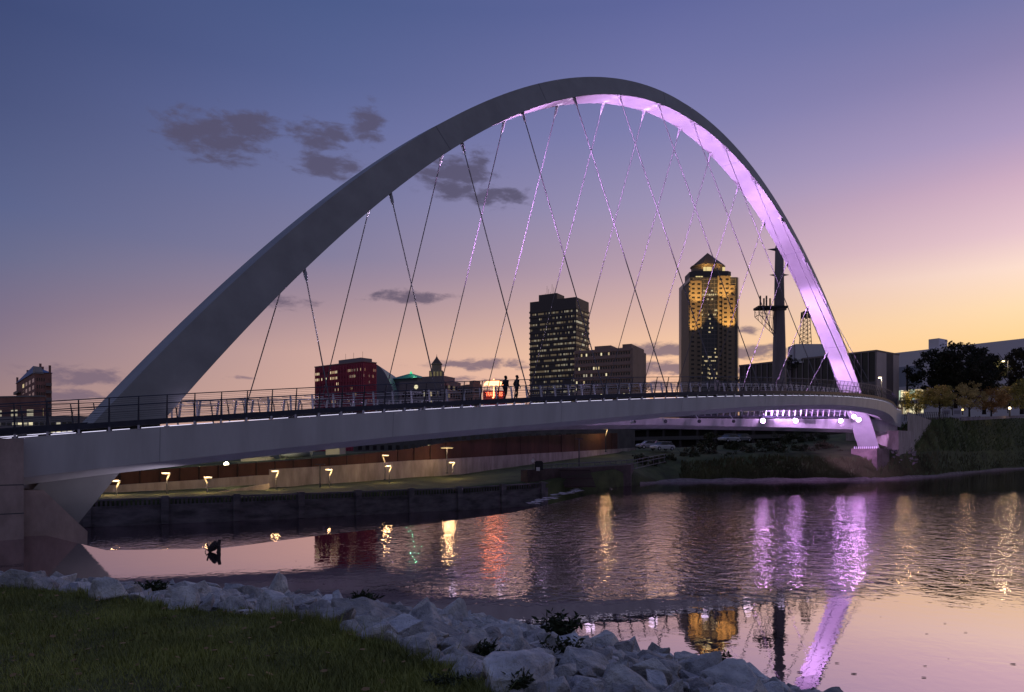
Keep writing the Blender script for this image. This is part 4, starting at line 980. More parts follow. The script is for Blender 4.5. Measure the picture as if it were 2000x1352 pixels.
# ------------------------------------------------------------------ monopole and lattice mast
D = 150; pz = ZV(800, D); mp = empty('monopole', (XU(1522, D), D, pz)); tag(mp, 'thick tapered grey pole with triangular mesh basket beside the arch', 'pole')
px = D / FPX; zz = lambda v: ZV(v, D) - pz
M_pole = mat('weathered pole', (.20, .17, .19), .7, nscale=.3, namt=.35, stretch=(1, 1, .2))
mb = MB(); mb.lathe([(14.5 * px, 0), (13 * px, zz(735)), (11.5 * px, zz(660)), (9.8 * px, zz(595)), (8.8 * px, zz(540)), (7.6 * px, zz(482)), (5 * px, zz(478))], 20); mb.build('shaft', M_pole, mp, True)
def fin(v, u0, u1):
    mb = MB(); x0, x1 = (u0 - 1522) * px, (u1 - 1522) * px; z0 = zz(v)
    mb.add([(x0, -.12, z0 + .1), ((x0 + x1) / 2, -.3, z0 + .35), (x1, -.12, z0 + .1), ((x0 + x1) / 2, -.3, z0 - .35), (x0, .12, z0 + .1), ((x0 + x1) / 2, .3, z0 + .35), (x1, .12, z0 + .1), ((x0 + x1) / 2, .3, z0 - .35)], [(0, 1, 2, 3), (7, 6, 5, 4), (0, 4, 5, 1), (1, 5, 6, 2), (2, 6, 7, 3), (3, 7, 4, 0)]); mb.build('cross_arm', M_steel, mp)
fin(488, 1499, 1545); fin(538, 1503, 1541)
mb = MB(); x0 = (1479 - 1522) * px; x1 = (1513 - 1522) * px; zt = zz(601); zb = zz(604)
mb.box((x0 - .3, -1.6, zb), ((1534 - 1522) * px, 1.6, zt + .1)); plat = mb.build('platform', M_black, mp)
mb = MB()
for y in (-1.5, 1.5):
    A_ = [(x0, y, zb), (x0, y, zz(617)), (x1, y * .4, zz(653)), (x1, y * .6, zb)]
    for i in range(4): mb.bar(A_[i], A_[(i + 1) % 4], .10)
    for f in (.2, .4, .6, .8):
        tp = Vector(A_[0]).lerp(Vector(A_[3]), f); bt = Vector(A_[1]).lerp(Vector(A_[2]), f); mb.bar(tp, bt, .05)
        t2 = Vector(A_[0]).lerp(Vector(A_[3]), f - .2); mb.bar(t2, bt, .05)
    for f in (.33, .66): mb.bar(Vector(A_[0]).lerp(Vector(A_[1]), f), Vector(A_[3]).lerp(Vector(A_[2]), f * .5), .04)
mb.bar((x0, -1.5, zz(617)), (x0, 1.5, zz(617)), .1); mb.bar((x0, -1.5, zb), (x0, 1.5, zb), .1)
mb.build('basket', M_steel, mp)
for u in (1485, 1492, 1497, 1504):
    mb = MB(); pr = [(.10, zt)]
    k_ = 0
    top_v = 578 if u in (1485, 1497) else 583
    for i in range(16):
        z_ = lerp(zt + .2, zz(top_v), i / 15); pr.append((.22 if i % 2 else .13, z_))
    mb.lathe(pr, 8, ((u - 1522) * px, 0, 0)); mb.build('insulator', mat('insulator', (.06, .03, .025), .5), plat)
mb = MB(); mb.lathe([(13.5 * px, zz(606)), (13.5 * px, zz(600)), (11 * px, zz(599))], 20); mb.build('collar', M_pole, mp)
D = 230; lm = empty('lattice_mast', P(1573, 676, D)); tag(lm, 'small steel lattice mast with antennas behind the monopole', 'mast')
px = D / FPX; hh = 64 * px; mb = MB()
for sx_ in (-1, 1):
    for sy in (-1, 1): mb.bar((9.5 * px * sx_, 9.5 * px * sy, -4), (6 * px * sx_, 6 * px * sy, hh), .16)
for i in range(8):
    f0, f1 = i / 8, (i + 1) / 8; w0 = lerp(9.2, 6, f0) * px; w1 = lerp(9.2, 6, f1) * px
    for y in (-1, 1): mb.bar((-w0, y * w0, hh * f0), (w1, y * w1, hh * f1), .08); mb.bar((w0, y * w0, hh * f0), (-w1, y * w1, hh * f1), .08); mb.bar((-w1, y * w1, hh * f1), (w1, y * w1, hh * f1), .08)
    mb.bar((-w1, -w1, hh * f1), (-w1, w1, hh * f1), .08); mb.bar((w1, -w1, hh * f1), (w1, w1, hh * f1), .08)
mb.build('lattice', mat('mast rust', (.10, .05, .045), .6), lm)
for i in range(6):
    an = i * math.pi / 3; mb = MB(); mb.box((-.2, -.12, 0), (.2, .12, 1.9)); o = mb.build('antenna', M_black, lm); o.location = (1.2 * math.cos(an), 1.2 * math.sin(an), hh - 1.6)
mb = MB(); mb.lathe([(.5, hh), (.9, hh + .2), (.9, hh + .5), (.2, hh + .8)], 10); mb.build('head', M_black, lm)

# ------------------------------------------------------------------ trees, shrubs
def leaf_cloud(centers, radii, per, size, squash=.8):
    n = len(centers) * per; c = np.repeat(np.array(centers), per, 0); r = np.repeat(np.array(radii), per)
    d = rng.normal(size=(n, 3)); d /= np.linalg.norm(d, axis=1)[:, None]
    p = c + d * (r * rng.random(n) ** .45)[:, None] * np.array([1, 1, squash])
    a = rng.normal(size=(n, 3)); a /= np.linalg.norm(a, axis=1)[:, None]; b = np.cross(a, rng.normal(size=(n, 3))); b /= np.linalg.norm(b, axis=1)[:, None]
    s = size * (.6 + .8 * rng.random(n))[:, None]
    v = np.stack([p - a * s * .5, p + b * s * .32, p + a * s * .5, p - b * s * .32], 1).reshape(-1, 3)
    return v, np.arange(n * 4).reshape(n, 4)
def leaf_mat(name, c, var=.5):
    return mat(name, c, .85, nscale=.9, namt=var)
def tree(u, vbase, D, width, vtop, label, m, name='tree', trunk_frac=.28, group='trees on the far bank', clumps=70, per=45, leaf=.42, cat='tree', squash=1.):
    b = P(u, vbase, D); h_ = ZV(vtop, D) - b.z; w = width / FPX * D; r = empty(name, b); tag(r, label, cat, group)
    mb = MB(); tr_ = max(.08, h_ * .022); pts = [(0, 0, -.5), (.1 * tr_, 0, h_ * trunk_frac), (0, .3 * tr_, h_ * .6)]
    mb.tube(pts, [tr_ * 1.25, tr_, tr_ * .5], 8)
    for i in range(7):
        an = i * 2.4 + random.random(); f = .18 + .09 * i
        st0 = Vector((0, 0, h_ * (trunk_frac * .7 + f * .5))); en = Vector((math.cos(an) * w * .33, math.sin(an) * w * .33, h_ * min(.9, .45 + f * .55)))
        mb.tube([st0, st0.lerp(en, .5) + Vector((0, 0, -.03 * h_)), en], [tr_ * .5, tr_ * .33, tr_ * .12], 5)
    mb.build('trunk', mat('bark', (.03, .022, .02), .95, nscale=3, namt=.4), r)
    cs = []; rs = []; z0 = h_ * trunk_frac
    for i in range(clumps):
        while True:
            d = rng.normal(size=3); d /= np.linalg.norm(d); rr = (.45 + .55 * rng.random()) * (.86 + .2 * math.sin(3 * math.atan2(d[1], d[0]) + u) * (1 - abs(d[2])))
            p = np.array([d[0] * w * .46 * rr, d[1] * w * .46 * rr, z0 + (h_ - z0) * (.5 + .48 * d[2] * rr * squash)])
            if p[2] > z0 * .75: break
        cs.append(p); rs.append(w * (.055 if name == 'oak_tree' else .075) * (.6 + .8 * rng.random()) + .1)
    v, f = leaf_cloud(cs, rs, per, leaf)
    put('crown', raw_mesh('crown', v, f, m), r)
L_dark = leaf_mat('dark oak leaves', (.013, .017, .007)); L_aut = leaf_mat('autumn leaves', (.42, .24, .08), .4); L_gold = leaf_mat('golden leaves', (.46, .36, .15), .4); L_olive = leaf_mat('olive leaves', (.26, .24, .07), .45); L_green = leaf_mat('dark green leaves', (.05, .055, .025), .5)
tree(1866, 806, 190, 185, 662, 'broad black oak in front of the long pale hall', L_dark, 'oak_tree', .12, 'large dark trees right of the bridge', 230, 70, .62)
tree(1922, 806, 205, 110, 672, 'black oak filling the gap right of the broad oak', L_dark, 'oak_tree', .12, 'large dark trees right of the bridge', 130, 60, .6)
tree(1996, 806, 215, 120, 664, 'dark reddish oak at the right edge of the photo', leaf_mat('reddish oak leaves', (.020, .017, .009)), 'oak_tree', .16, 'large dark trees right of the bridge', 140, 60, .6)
tree(1835, 819, 152, 70, 748, 'round clipped small tree with bronze top beside the sign boards', leaf_mat('bronze leaves', (.36, .30, .08), .45), 'round_tree', .24, 'small autumn trees on the right bank', 110, 80, .26)
tree(1790, 818, 160, 66, 757, 'thin olive tree just right of the bridge end', L_olive, 'small_tree', .12, 'small autumn trees on the right bank', 80, 60, .26)
tree(1893, 814, 180, 72, 742, 'tall yellow brown tree right of the round clipped tree', L_gold, 'small_tree', .1, 'small autumn trees on the right bank', 95, 60, .28)
tree(1936, 814, 186, 82, 752, 'orange brown cone shaped tree between two paler trees', L_aut, 'small_tree', .08, 'small autumn trees on the right bank', 110, 60, .3)
tree(1972, 814, 200, 66, 746, 'pale thin tree behind the low ground light', L_gold, 'small_tree', .1, 'small autumn trees on the right bank', 90, 60, .3)
tree(2004, 816, 195, 72, 732, 'olive green tree at the right edge below the oak', L_olive, 'small_tree', .1, 'small autumn trees on the right bank', 110, 60, .3)
tree(1860, 808, 200, 60, 768, 'dim olive tree seen between the round tree and the yellow brown tree', L_olive, 'small_tree', .1, 'small autumn trees on the right bank', 70, 50, .3)
tree(1768, 800, 230, 30, 770, 'small dim tree behind the far bridge end', L_olive, 'small_tree', .2, 'small autumn trees on the right bank', 30, 40, .3)
tree(1548, 745, 190, 40, 690, 'bare looking dark tree beside the monopole', L_dark, 'small_tree', .3, 'trees in front of the dark glass hall', 30, 30, .3)
tree(1445, 770, 260, 26, 733, 'small dark tree right of the golden tower foot', L_dark, 'small_tree', .2, 'trees in front of the dark glass hall', 25, 35, .4)
tree(1412, 775, 300, 50, 735, 'dark leafy tree at the golden tower foot', L_green, 'small_tree', .15, 'trees in front of the dark glass hall', 35, 35, .5)
tree(1255, 775, 280, 60, 744, 'bare brown tree between the hotel and the golden tower', L_aut, 'small_tree', .15, 'trees in front of the dark glass hall', 26, 25, .45)
# shrubs of the far bank
SH = [(1262, 930, 111, 66, 880), (1300, 925, 114, 60, 884), (1345, 922, 118, 70, 868), (1385, 915, 121, 60, 838), (1425, 925, 117, 70, 878), (1470, 918, 120, 80, 868), (1520, 922, 120, 70, 862), (1565, 915, 122, 80, 858), (1610, 912, 124, 66, 852), (1640, 915, 121, 40, 872), (1500, 905, 127, 90, 852), (1440, 900, 127, 60, 858)]
SH += [(1545, 890, 133, 90, 838), (1595, 890, 134, 80, 838)]
SHL = ['dark shrub at the quay wall end', 'dark shrub below the parked white car', 'leafy dark shrub right of the parked cars', 'tall willow like shrub before the parked silver car', 'low dark shrub on the mid bank', 'broad dark shrub under the first purple lamp', 'dark shrub between the first two purple lamps', 'broad dark shrub under the second purple lamp', 'dark shrub left of the pale bridge footing', 'small shrub at the foot of the pale footing', 'dense shrub high on the bank under the far girder', 'dense shrub right of the silver car', 'tall shrub mass high on the bank between the second and third purple lamps', 'tall shrub high on the bank left of the pale footing']
for (u, vb, D, w, vt), lb in zip(SH, SHL): tree(u, vb, D, w, vt, lb, L_green, 'shrub', .05, 'dark shrubs on the far bank', 42, 45, .34, 'shrub')
# weeds and tall grass along the right bank
n = 5200; uu = rng.uniform(1330, 2030, n); ff = rng.random(n) ** 1.4
us0 = [r[0] for r in TS]; D0 = np.interp(uu, us0, [r[1][0] for r in TS]); D1 = np.interp(uu, us0, [r[2][0] for r in TS]); z1 = np.interp(uu, us0, [r[2][1] for r in TS])
D = D0 + (D1 - D0) * (.12 + .75 * ff); zb = -.25 + (z1 + .25) * (.12 + .75 * ff) - .1; x = (uu - 1000) / FPX * D
hgt = rng.uniform(.3, .9, n) * (1.1 - .3 * ff); lean = rng.normal(0, .25, (n, 2)); wv = .10 + .08 * rng.random(n)
v = np.zeros((n, 4, 3)); v[:, 0] = np.stack([x - wv, D, zb], 1); v[:, 1] = np.stack([x + wv, D, zb], 1); v[:, 2] = np.stack([x + lean[:, 0] * hgt + .03, D + lean[:, 1] * hgt, zb + hgt], 1); v[:, 3] = np.stack([x + lean[:, 0] * hgt - .03, D + lean[:, 1] * hgt, zb + hgt], 1)
tag(put('weeds', raw_mesh('weeds', v.reshape(-1, 3), np.arange(n * 4).reshape(n, 4), mat('dry weeds', (.075, .078, .036), .95, nscale=.12, namt=.6))), 'tall dry weeds along the far water edge', 'weeds', kind='stuff')
n = 15000; uu = rng.uniform(1745, 2060, n); ff = rng.random(n)
D1 = np.interp(uu, us0, [r[2][0] for r in TS]); z1 = np.interp(uu, us0, [r[2][1] for r in TS]); D2 = np.interp(uu, us0, [r[3][0] for r in TS]); z2 = np.interp(uu, us0, [r[3][1] for r in TS])
D = D1 + (D2 - D1) * ff; zb = z1 + (z2 - z1) * ff - .15; x = (uu - 1000) / FPX * D
pat = np.sin(x * .55 + D * .3) * np.sin(D * .8 + 1.3 * np.sin(x * .21)) + .7 * np.sin(x * 1.7 + D); keep = rng.random(n) < np.clip(.45 + .4 * pat, .08, 1); x, D, zb = x[keep], D[keep], zb[keep]; n = len(x)
hgt = rng.uniform(.25, .8, n); lean = rng.normal(0, .5, (n, 2)); wv = .10 + .12 * rng.random(n)
v = np.zeros((n, 4, 3)); v[:, 0] = np.stack([x - wv, D, zb], 1); v[:, 1] = np.stack([x + wv, D, zb], 1); v[:, 2] = np.stack([x + lean[:, 0] * hgt + .05, D + lean[:, 1] * hgt, zb + hgt], 1); v[:, 3] = np.stack([x + lean[:, 0] * hgt - .05, D + lean[:, 1] * hgt, zb + hgt], 1)
tag(put('slope_grass', raw_mesh('slope_grass', v.reshape(-1, 3), np.arange(n * 4).reshape(n, 4), mat('slope tufts', (.085, .105, .04), .95, nscale=.25, namt=.6))), 'rough tufted grass covering the right bank slope', 'grass', kind='stuff')
# gravel beach strip
mb = MB(); rr = []
for u in np.arange(1250, 2050, 20): D = float(np.interp(u, us0, [r[1][0] for r in TS])); rr.append([Vector((XU(u, D - 1.6), D - 1.6, -.02)), Vector((XU(u, D + .8), D + .8, .42 + .1 * math.sin(u * .7)))])
for q in range(len(rr) - 1): mb.add([rr[q][0], rr[q + 1][0], rr[q + 1][1], rr[q][1]], [(0, 1, 2, 3)])
tag(mb.build('shore', mat('gravel shore', (.19, .155, .16), .95, nscale=1.5, namt=.4, bump=.8, bscale=5)), kind='structure')
# rubble below the right abutment
mb = MB()
for i in range(160):
    p = P(random.uniform(1722, 1788), random.uniform(872, 905), random.uniform(121, 136)); r = random.uniform(.2, .6); q = [p + Vector((rng.normal() * r * .6, rng.normal() * r * .6, rng.normal() * r * .4)) for _ in range(6)]
    mb.add(q, [(0, 1, 2), (0, 2, 3), (0, 3, 4), (0, 4, 1), (5, 2, 1), (5, 3, 2), (5, 4, 3), (5, 1, 4)])
tag(mb.build('rubble', mat('grey rubble', (.22, .20, .21), .95, nscale=2, namt=.4)), 'broken stone rubble below the right bridge abutment', 'rubble', kind='stuff')

# ------------------------------------------------------------------ right bank street furniture
def street_lamp(u, vh, vb, D, label, arm, pw):
    b = P(u, vb, D); hh = ZV(vh, D) - b.z; r = empty('street_lamp', b); tag(r, label, 'street lamp', 'street lamps right of the bridge')
    mb = MB(); mb.tube([(arm, 0, -1), (arm, 0, hh + .15)], [.12, .07], 8); mb.build('pole', M_steel, r)
    mb = MB(); mb.tube([(arm, 0, hh + .12), (0, 0, hh + .2)], .05, 6); mb.box((-.45, -.2, hh + .12), (.3, .2, hh + .28)); mb.build('head', M_steel, r)
    mb = MB(); mb.lathe([(.28, hh - .1), (.3, hh + .02), (.28, hh + .11)], 12, (-.08, 0, 0)); mb.build('lens', M_warmb, r)
    l = bpy.data.lights.new('lamp_glow', 'POINT'); lo = bpy.data.objects.new('lamp_glow', l); C.objects.link(lo); lo.parent = r; lo.location = (0, -.5, hh - .4); l.energy = pw; l.color = (1, .72, .36); l.shadow_soft_size = .3
street_lamp(1719, 738, 800, 160, 'bright street lamp shining before the pale end wall', .3, 800)
street_lamp(1960, 706, 800, 200, 'street lamp shining among the big dark trees', 1.2, 700)
path_lamp(1767, 766, 812, 158, 'flat headed lit path lamp at the right bridge end', 1, True, 220)
D = 190; mb = MB(); c = P(1972, 797, D); gl_ = empty('bollard_light', P(1972, 812, D)); tag(gl_, 'low bollard light glowing on the lawn below the pale thin tree', 'bollard light')
hh = 15 / FPX * D; mb.lathe([(.18, -.3), (.18, hh - .3)], 10); mb.build('post', M_steel, gl_); mb = MB(); mb.lathe([(.25, hh - .3), (.3, hh), (.15, hh + .25)], 10); mb.build('lens', M_warmb, gl_)
gl2 = empty('bollard_light', P(1880, 808, 168)); tag(gl2, 'low warm bollard light under the tall yellow brown tree', 'bollard light')
mb = MB(); mb.lathe([(.16, -.3), (.16, .7)], 10); mb.build('post', M_steel, gl2); mb = MB(); mb.lathe([(.2, .7), (.22, .95), (.12, 1.1)], 10); mb.build('lens', M_warm, gl2)
for r_ in (gl_, gl2):
    l = bpy.data.lights.new('lamp_glow', 'POINT'); lo = bpy.data.objects.new('lamp_glow', l); C.objects.link(lo); lo.parent = r_; lo.location = (0, -1.2, 2.0); l.energy = 160; l.color = (1, .68, .34); l.shadow_soft_size = .3
bp_ = empty('black_stack', P(1772, 800, 215)); tag(bp_, 'slim black pole standing left of the broad oak', 'pole'); mb = MB(); mb.tube([(0, 0, 0), (0, 0, ZV(713, 215) - bp_.location.z)], [.35, .3], 8); mb.build('shaft', M_black, bp_)
for u0, u1, lb in ((1840, 1857, 'grey information board panel under the round clipped tree'), (1861, 1877, 'grey information board right of its twin panel')):
    D = 158; c = P((u0 + u1) / 2, 817, D); r = empty('information_board', c); tag(r, lb, 'sign board', 'information boards on the right bank'); w2 = (u1 - u0) / FPX * D / 2
    mb = MB(); mb.box((-w2, -.06, .15), (w2, .06, 2.1)); mb.build('panel', mat('board grey', (.40, .38, .42), .7), r)
    mb = MB(); mb.box((-w2 * .75, -.09, .9), (w2 * .75, -.065, 1.7)); mb.build('notice', mat('board dark', (.22, .2, .24), .6), r)
    mb = MB(); mb.box((-w2, -.05, -.4), (-w2 + .12, .05, .15)); mb.box((w2 - .12, -.05, -.4), (w2, .05, .15)); mb.build('frame', M_steel, r)
wl_ = ribbon([(1778, 150, 818, 829), (1850, 158, 815, 823), (1920, 172, 814, 820), (2010, 215, 811, 815)], .5)
tag(wl_.build('lawn_wall', mat('lawn wall stone', (.24, .20, .22), .9, nscale=.6, namt=.3)), 'low pale stone kerb wall along the top of the right grass slope', 'wall')
br_ = empty('bank_railing', P(1800, 820, 150)); tag(br_, 'dark railing of leaning posts continuing from the bridge onto the right bank', 'railing')
for i in range(24):
    u = 1766 + i * 3.6; D = 143 + i * .45; p = P(u, 822 - i * .12, D); mb = MB(); mb.bar(p, p + Vector((.25, 0, 1.6)), .09); ck(mb.build('post', M_steel), br_)
mb = MB()
for k in (.5, 1., 1.58): mb.tube([P(1766 + i * 3.6, 822 - i * .12, 143 + i * .45) + Vector((.16 * k, 0, k)) for i in range(24)], .035, 4)
ck(mb.build('rail', M_steel), br_)

# ------------------------------------------------------------------ parked cars
def car(u, v, D, yaw, paint, label):
    c = P(u, v, D); r = empty('parked_car', c, yaw); tag(r, label, 'car', 'cars parked on the far bank')
    secs = [(-2.25, .42, .62, .70), (-2.1, .35, .86, .80), (-1.2, .32, .95, .86), (.9, .30, .98, .88), (1.9, .32, .88, .84), (2.2, .42, .66, .72)]
    mb = MB(); mb.sweep([[Vector((x, -w, z0)), Vector((x, -w, z0 + (z1 - z0) * .7)), Vector((x, -w * .92, z1)), Vector((x, w * .92, z1)), Vector((x, w, z0 + (z1 - z0) * .7)), Vector((x, w, z0))] for x, z0, z1, w in secs]); mb.build('body', paint, r)
    mb = MB(); mb.sweep([[Vector((x, -w, .93)), Vector((x2, -w * .82, zt)), Vector((x2, w * .82, zt)), Vector((x, w, .93))] for x, x2, zt, w in ((-1.25, -.55, 1.44, .80), (-.2, -.2, 1.48, .82), (.8, .8, 1.48, .82), (1.85, 1.45, 1.40, .80))]); mb.build('glasshouse', G_dark, r)
    mb = MB(); mb.box((-.6, -.68, 1.47), (1.4, .68, 1.53)); mb.build('roof', paint, r)
    for x in (-1.4, 1.35):
        for y in (-.82, .82):
            mb = MB(); mb.tube([(x, y - .1, .33), (x, y + .1, .33)], .33, 14); w_ = mb.build('wheel', M_black, r); mb = MB(); mb.tube([(x, y - .11, .33), (x, y + .11, .33)], .18, 10); mb.build('rim', M_brk, w_)
    for y in (-.6, .6): mb = MB(); mb.box((-2.27, y - .18, .58), (-2.1, y + .18, .72)); mb.build('headlight', mat('headlight', (.6, .6, .6), .2), r)
car(1268, 877, 127, .25, mat('silver paint', (.4, .4, .45), .3, .3), 'silver parked car at the left of the pair by the shrubs')
car(1294, 880, 124, .5, mat('white paint', (.6, .6, .65), .3), 'white parked car nearest the water above the shrubs')
car(1424, 864, 133, .6, mat('pale silver paint', (.42, .44, .5), .3, .3), 'pale silver parked car seen through the shrubs')
car(1447, 863, 138, .6, mat('grey paint', (.2, .2, .23), .3, .2), 'grey parked car right of the pale silver one')

# ------------------------------------------------------------------ sign board and walkers on the near deck
def deck_point(u, off):
    lo, hi = 0., LEN
    for _ in range(50):
        m = (lo + hi) / 2; p = BP(m, near_e(m) - off, 0); uu = 1000 + FPX * p.x / p.y
        if uu < u: lo = m
        else: hi = m
    p = BP(lo, near_e(lo) - off, near_z(lo) + .30); return p, outward(lo, 1)
p, (d_, o_) = deck_point(1401, 2.6); sb = empty('deck_sign', p, math.atan2(d_.y, d_.x)); tag(sb, 'pale blank panel standing at the inner railing of the near walkway', 'sign')
mb = MB(); mb.box((-.40, -.04, .35), (.40, .04, 1.30)); mb.build('panel', mat('sign pink grey', (.40, .34, .38), .6), sb)
mb = MB(); mb.box((-.03, .045, 0), (.03, .09, 1.5)); mb.build('post', M_steel, sb)
def person(u, off, yaw, label, top, trousers, seedp, stride):
    p, (d, o) = deck_point(u, off); r = empty('person', p, yaw); tag(r, label, 'person', 'people walking on the bridge')
    s_ = stride
    J = {'pel': (0, 0, .95), 'wai': (0, 0, 1.10), 'che': (.02, 0, 1.33), 'nec': (.03, 0, 1.50), 'hea': (.05, 0, 1.62), 'top': (.06, 0, 1.73),
         'hl': (0, .10, .92), 'kl': (.16 * s_, .10, .52), 'al': (.05 * s_, .10, .09), 'tl': (.22 * s_ + .05, .11, .04), 'hr': (0, -.10, .92), 'kr': (-.02, -.10, .50), 'ar': (-.30 * s_, -.10, .12), 'tr': (-.16 * s_, -.11, .04),
         'sl': (.02, .19, 1.42), 'el': (-.10, .24, 1.15), 'wl': (.06, .24, .93), 'fl': (.10, .24, .82), 'sr': (.02, -.19, 1.42), 'er': (.0, -.24, 1.15), 'wr': (.16, -.2, .97), 'fr': (.2, -.19, .87)}
    R = {'pel': .145, 'wai': .135, 'che': .16, 'nec': .065, 'hea': .10, 'top': .075, 'hl': .10, 'kl': .065, 'al': .05, 'tl': .045, 'hr': .10, 'kr': .065, 'ar': .05, 'tr': .045, 'sl': .07, 'el': .05, 'wl': .038, 'fl': .04, 'sr': .07, 'er': .05, 'wr': .038, 'fr': .04}
    E = [('pel', 'wai'), ('wai', 'che'), ('che', 'nec'), ('nec', 'hea'), ('hea', 'top'), ('pel', 'hl'), ('hl', 'kl'), ('kl', 'al'), ('al', 'tl'), ('pel', 'hr'), ('hr', 'kr'), ('kr', 'ar'), ('ar', 'tr'), ('che', 'sl'), ('sl', 'el'), ('el', 'wl'), ('wl', 'fl'), ('che', 'sr'), ('sr', 'er'), ('er', 'wr'), ('wr', 'fr')]
    ks = list(J); me = bpy.data.meshes.new('body'); me.from_pydata([J[k] for k in ks], [(ks.index(a), ks.index(b)) for a, b in E], []); me.materials.append(top)
    o = put('body', me, r); md = o.modifiers.new('skin', 'SKIN'); o.modifiers.new('sub', 'SUBSURF').levels = 1; o.modifiers['sub'].render_levels = 2
    for i, k in enumerate(ks): sk = me.skin_vertices[0].data[i]; sk.radius = (R[k], R[k]); sk.use_root = (k == 'pel')
    mb = MB(); mb.lathe([(.09, 1.62), (.112, 1.68), (.10, 1.75), (.05, 1.785)], 10, (.03, 0, 0)); mb.build('hair', M_black, r, True)
    mb = MB()
    mb.sweep([[Vector((math.cos(a) * rx + x, math.sin(a) * ry, z)) for a in np.linspace(0, 2 * math.pi, 13)[:-1]] for z, rx, ry, x in ((.86, .15, .19, 0), (1.1, .15, .18, 0), (1.35, .16, .21, .02), (1.46, .10, .14, .03))]); mb.build('jacket', trousers, r, True)
    mb = MB(); mb.lathe([(.07, 1.55), (.092, 1.60), (.09, 1.66), (.06, 1.70)], 10, (.085, 0, 0)); mb.build('face', mat('skin', (.28, .17, .13), .6), r, True)
ya = math.atan2(bd.y, bd.x)
person(987, 1.6, ya + .1, 'taller dark clothed person walking on the near walkway', mat('dark cloth', (.02, .018, .022), .9), mat('black jacket', (.014, .013, .018), .9), 1, 1.)
person(1009, 1.3, ya - .2, 'shorter dark clothed person walking just right of the taller one', mat('dark cloth', (.02, .018, .022), .9), mat('navy jacket', (.02, .02, .03), .9), 2, .9)

# ------------------------------------------------------------------ near bank: lawn, riprap, plants
IN = [(-70, 32), (-45, 24.5), (-30, 18.8), (-15, 13.7), (-8, 11.35), (-4.7, 9.5), (-2.25, 7.95), (-1.05, 6.55), (-.35, 5.55), (.4, 4.5), (2.2, 2.0), (6, -4), (14, -16)]
OU = [(-74, 45), (-50, 38), (-32, 31.5), (-20, 26), (-13.2, 22.6), (-6.2, 20.8), (-.9, 17.6), (2.0, 15.2), (4.3, 13.4), (5.7, 11.6), (8, 8), (13, 0), (22, -14)]
def resample(poly, n):
    p = np.array(poly, float); s = np.concatenate([[0], np.cumsum(np.hypot(*np.diff(p, axis=0).T))]); return p
TT = np.linspace(0, len(IN) - 1, 241)
INs = np.stack([np.interp(TT, np.arange(len(IN)), [q[k] for q in IN]) for k in (0, 1)], 1); OUs = np.stack([np.interp(TT, np.arange(len(OU)), [q[k] for q in OU]) for k in (0, 1)], 1)
def smooth(a):
    for _ in range(14): a[1:-1] = (a[:-2] + 2 * a[1:-1] + a[2:]) / 4
    return a
INs, OUs = smooth(INs), smooth(OUs)
ZI = np.interp(TT, [0, 3, 4, 6, 8, 12], [1.7, 1.8, 1.95, 2.2, 2.3, 2.3])
def slope_pt(i, s):
    s2 = min(max(s, 0), 1); x, y = INs[i] + (OUs[i] - INs[i]) * s; z = ZI[i] + (-.12 - ZI[i]) * s2 ** float(np.interp(i, [60, 90, 130], [.88, .95, 1.15])) - max(0, s - 1) * 3
    return x, y, z
def lawn_z(x, y): return float(np.interp(x, INs[:, 0], ZI)) + .05 * math.sin(x * .8) * math.sin(y * .7)
# lawn surface behind the edge, riprap slope below
BACK = np.stack([INs[:, 0] * .35 - 12, np.full(len(TT), -45.)], 1); BACK[:, 0] = np.linspace(-90, 6, len(TT))
mb_v = []; K = 16
for k in range(K + 1):
    f = (k / K) ** 2.2
    for i in range(len(TT)):
        q = INs[i] * (1 - f) + BACK[i] * f; mb_v.append((q[0], q[1], lawn_z(q[0], q[1])))
m_ = len(TT); fs = [(k * m_ + i, k * m_ + i + 1, (k + 1) * m_ + i + 1, (k + 1) * m_ + i) for k in range(K) for i in range(m_ - 1)]
me = bpy.data.meshes.new('lawn'); me.from_pydata(mb_v, [], fs); me.materials.append(mat('lawn soil and turf', (.09, .10, .03), .95, nscale=.9, namt=.5, bump=.8, bscale=30))
for p in me.polygons: p.use_smooth = True
lawn = tag(put('lawn', me), kind='structure')
vv = []; K = 10
for k in range(K + 1):
    for i in range(m_): vv.append(slope_pt(i, k / K * 1.15 - .02) if k else (INs[i][0], INs[i][1], ZI[i] - .02))
fs = [(k * m_ + i, k * m_ + i + 1, (k + 1) * m_ + i + 1, (k + 1) * m_ + i) for k in range(K) for i in range(m_ - 1)]
me = bpy.data.meshes.new('bank_slope'); me.from_pydata(vv, [], fs); me.materials.append(mat('dark bank soil', (.03, .027, .028), .95, nscale=2, namt=.5, bump=.6, bscale=12))
tag(put('bank_slope', me), kind='structure')
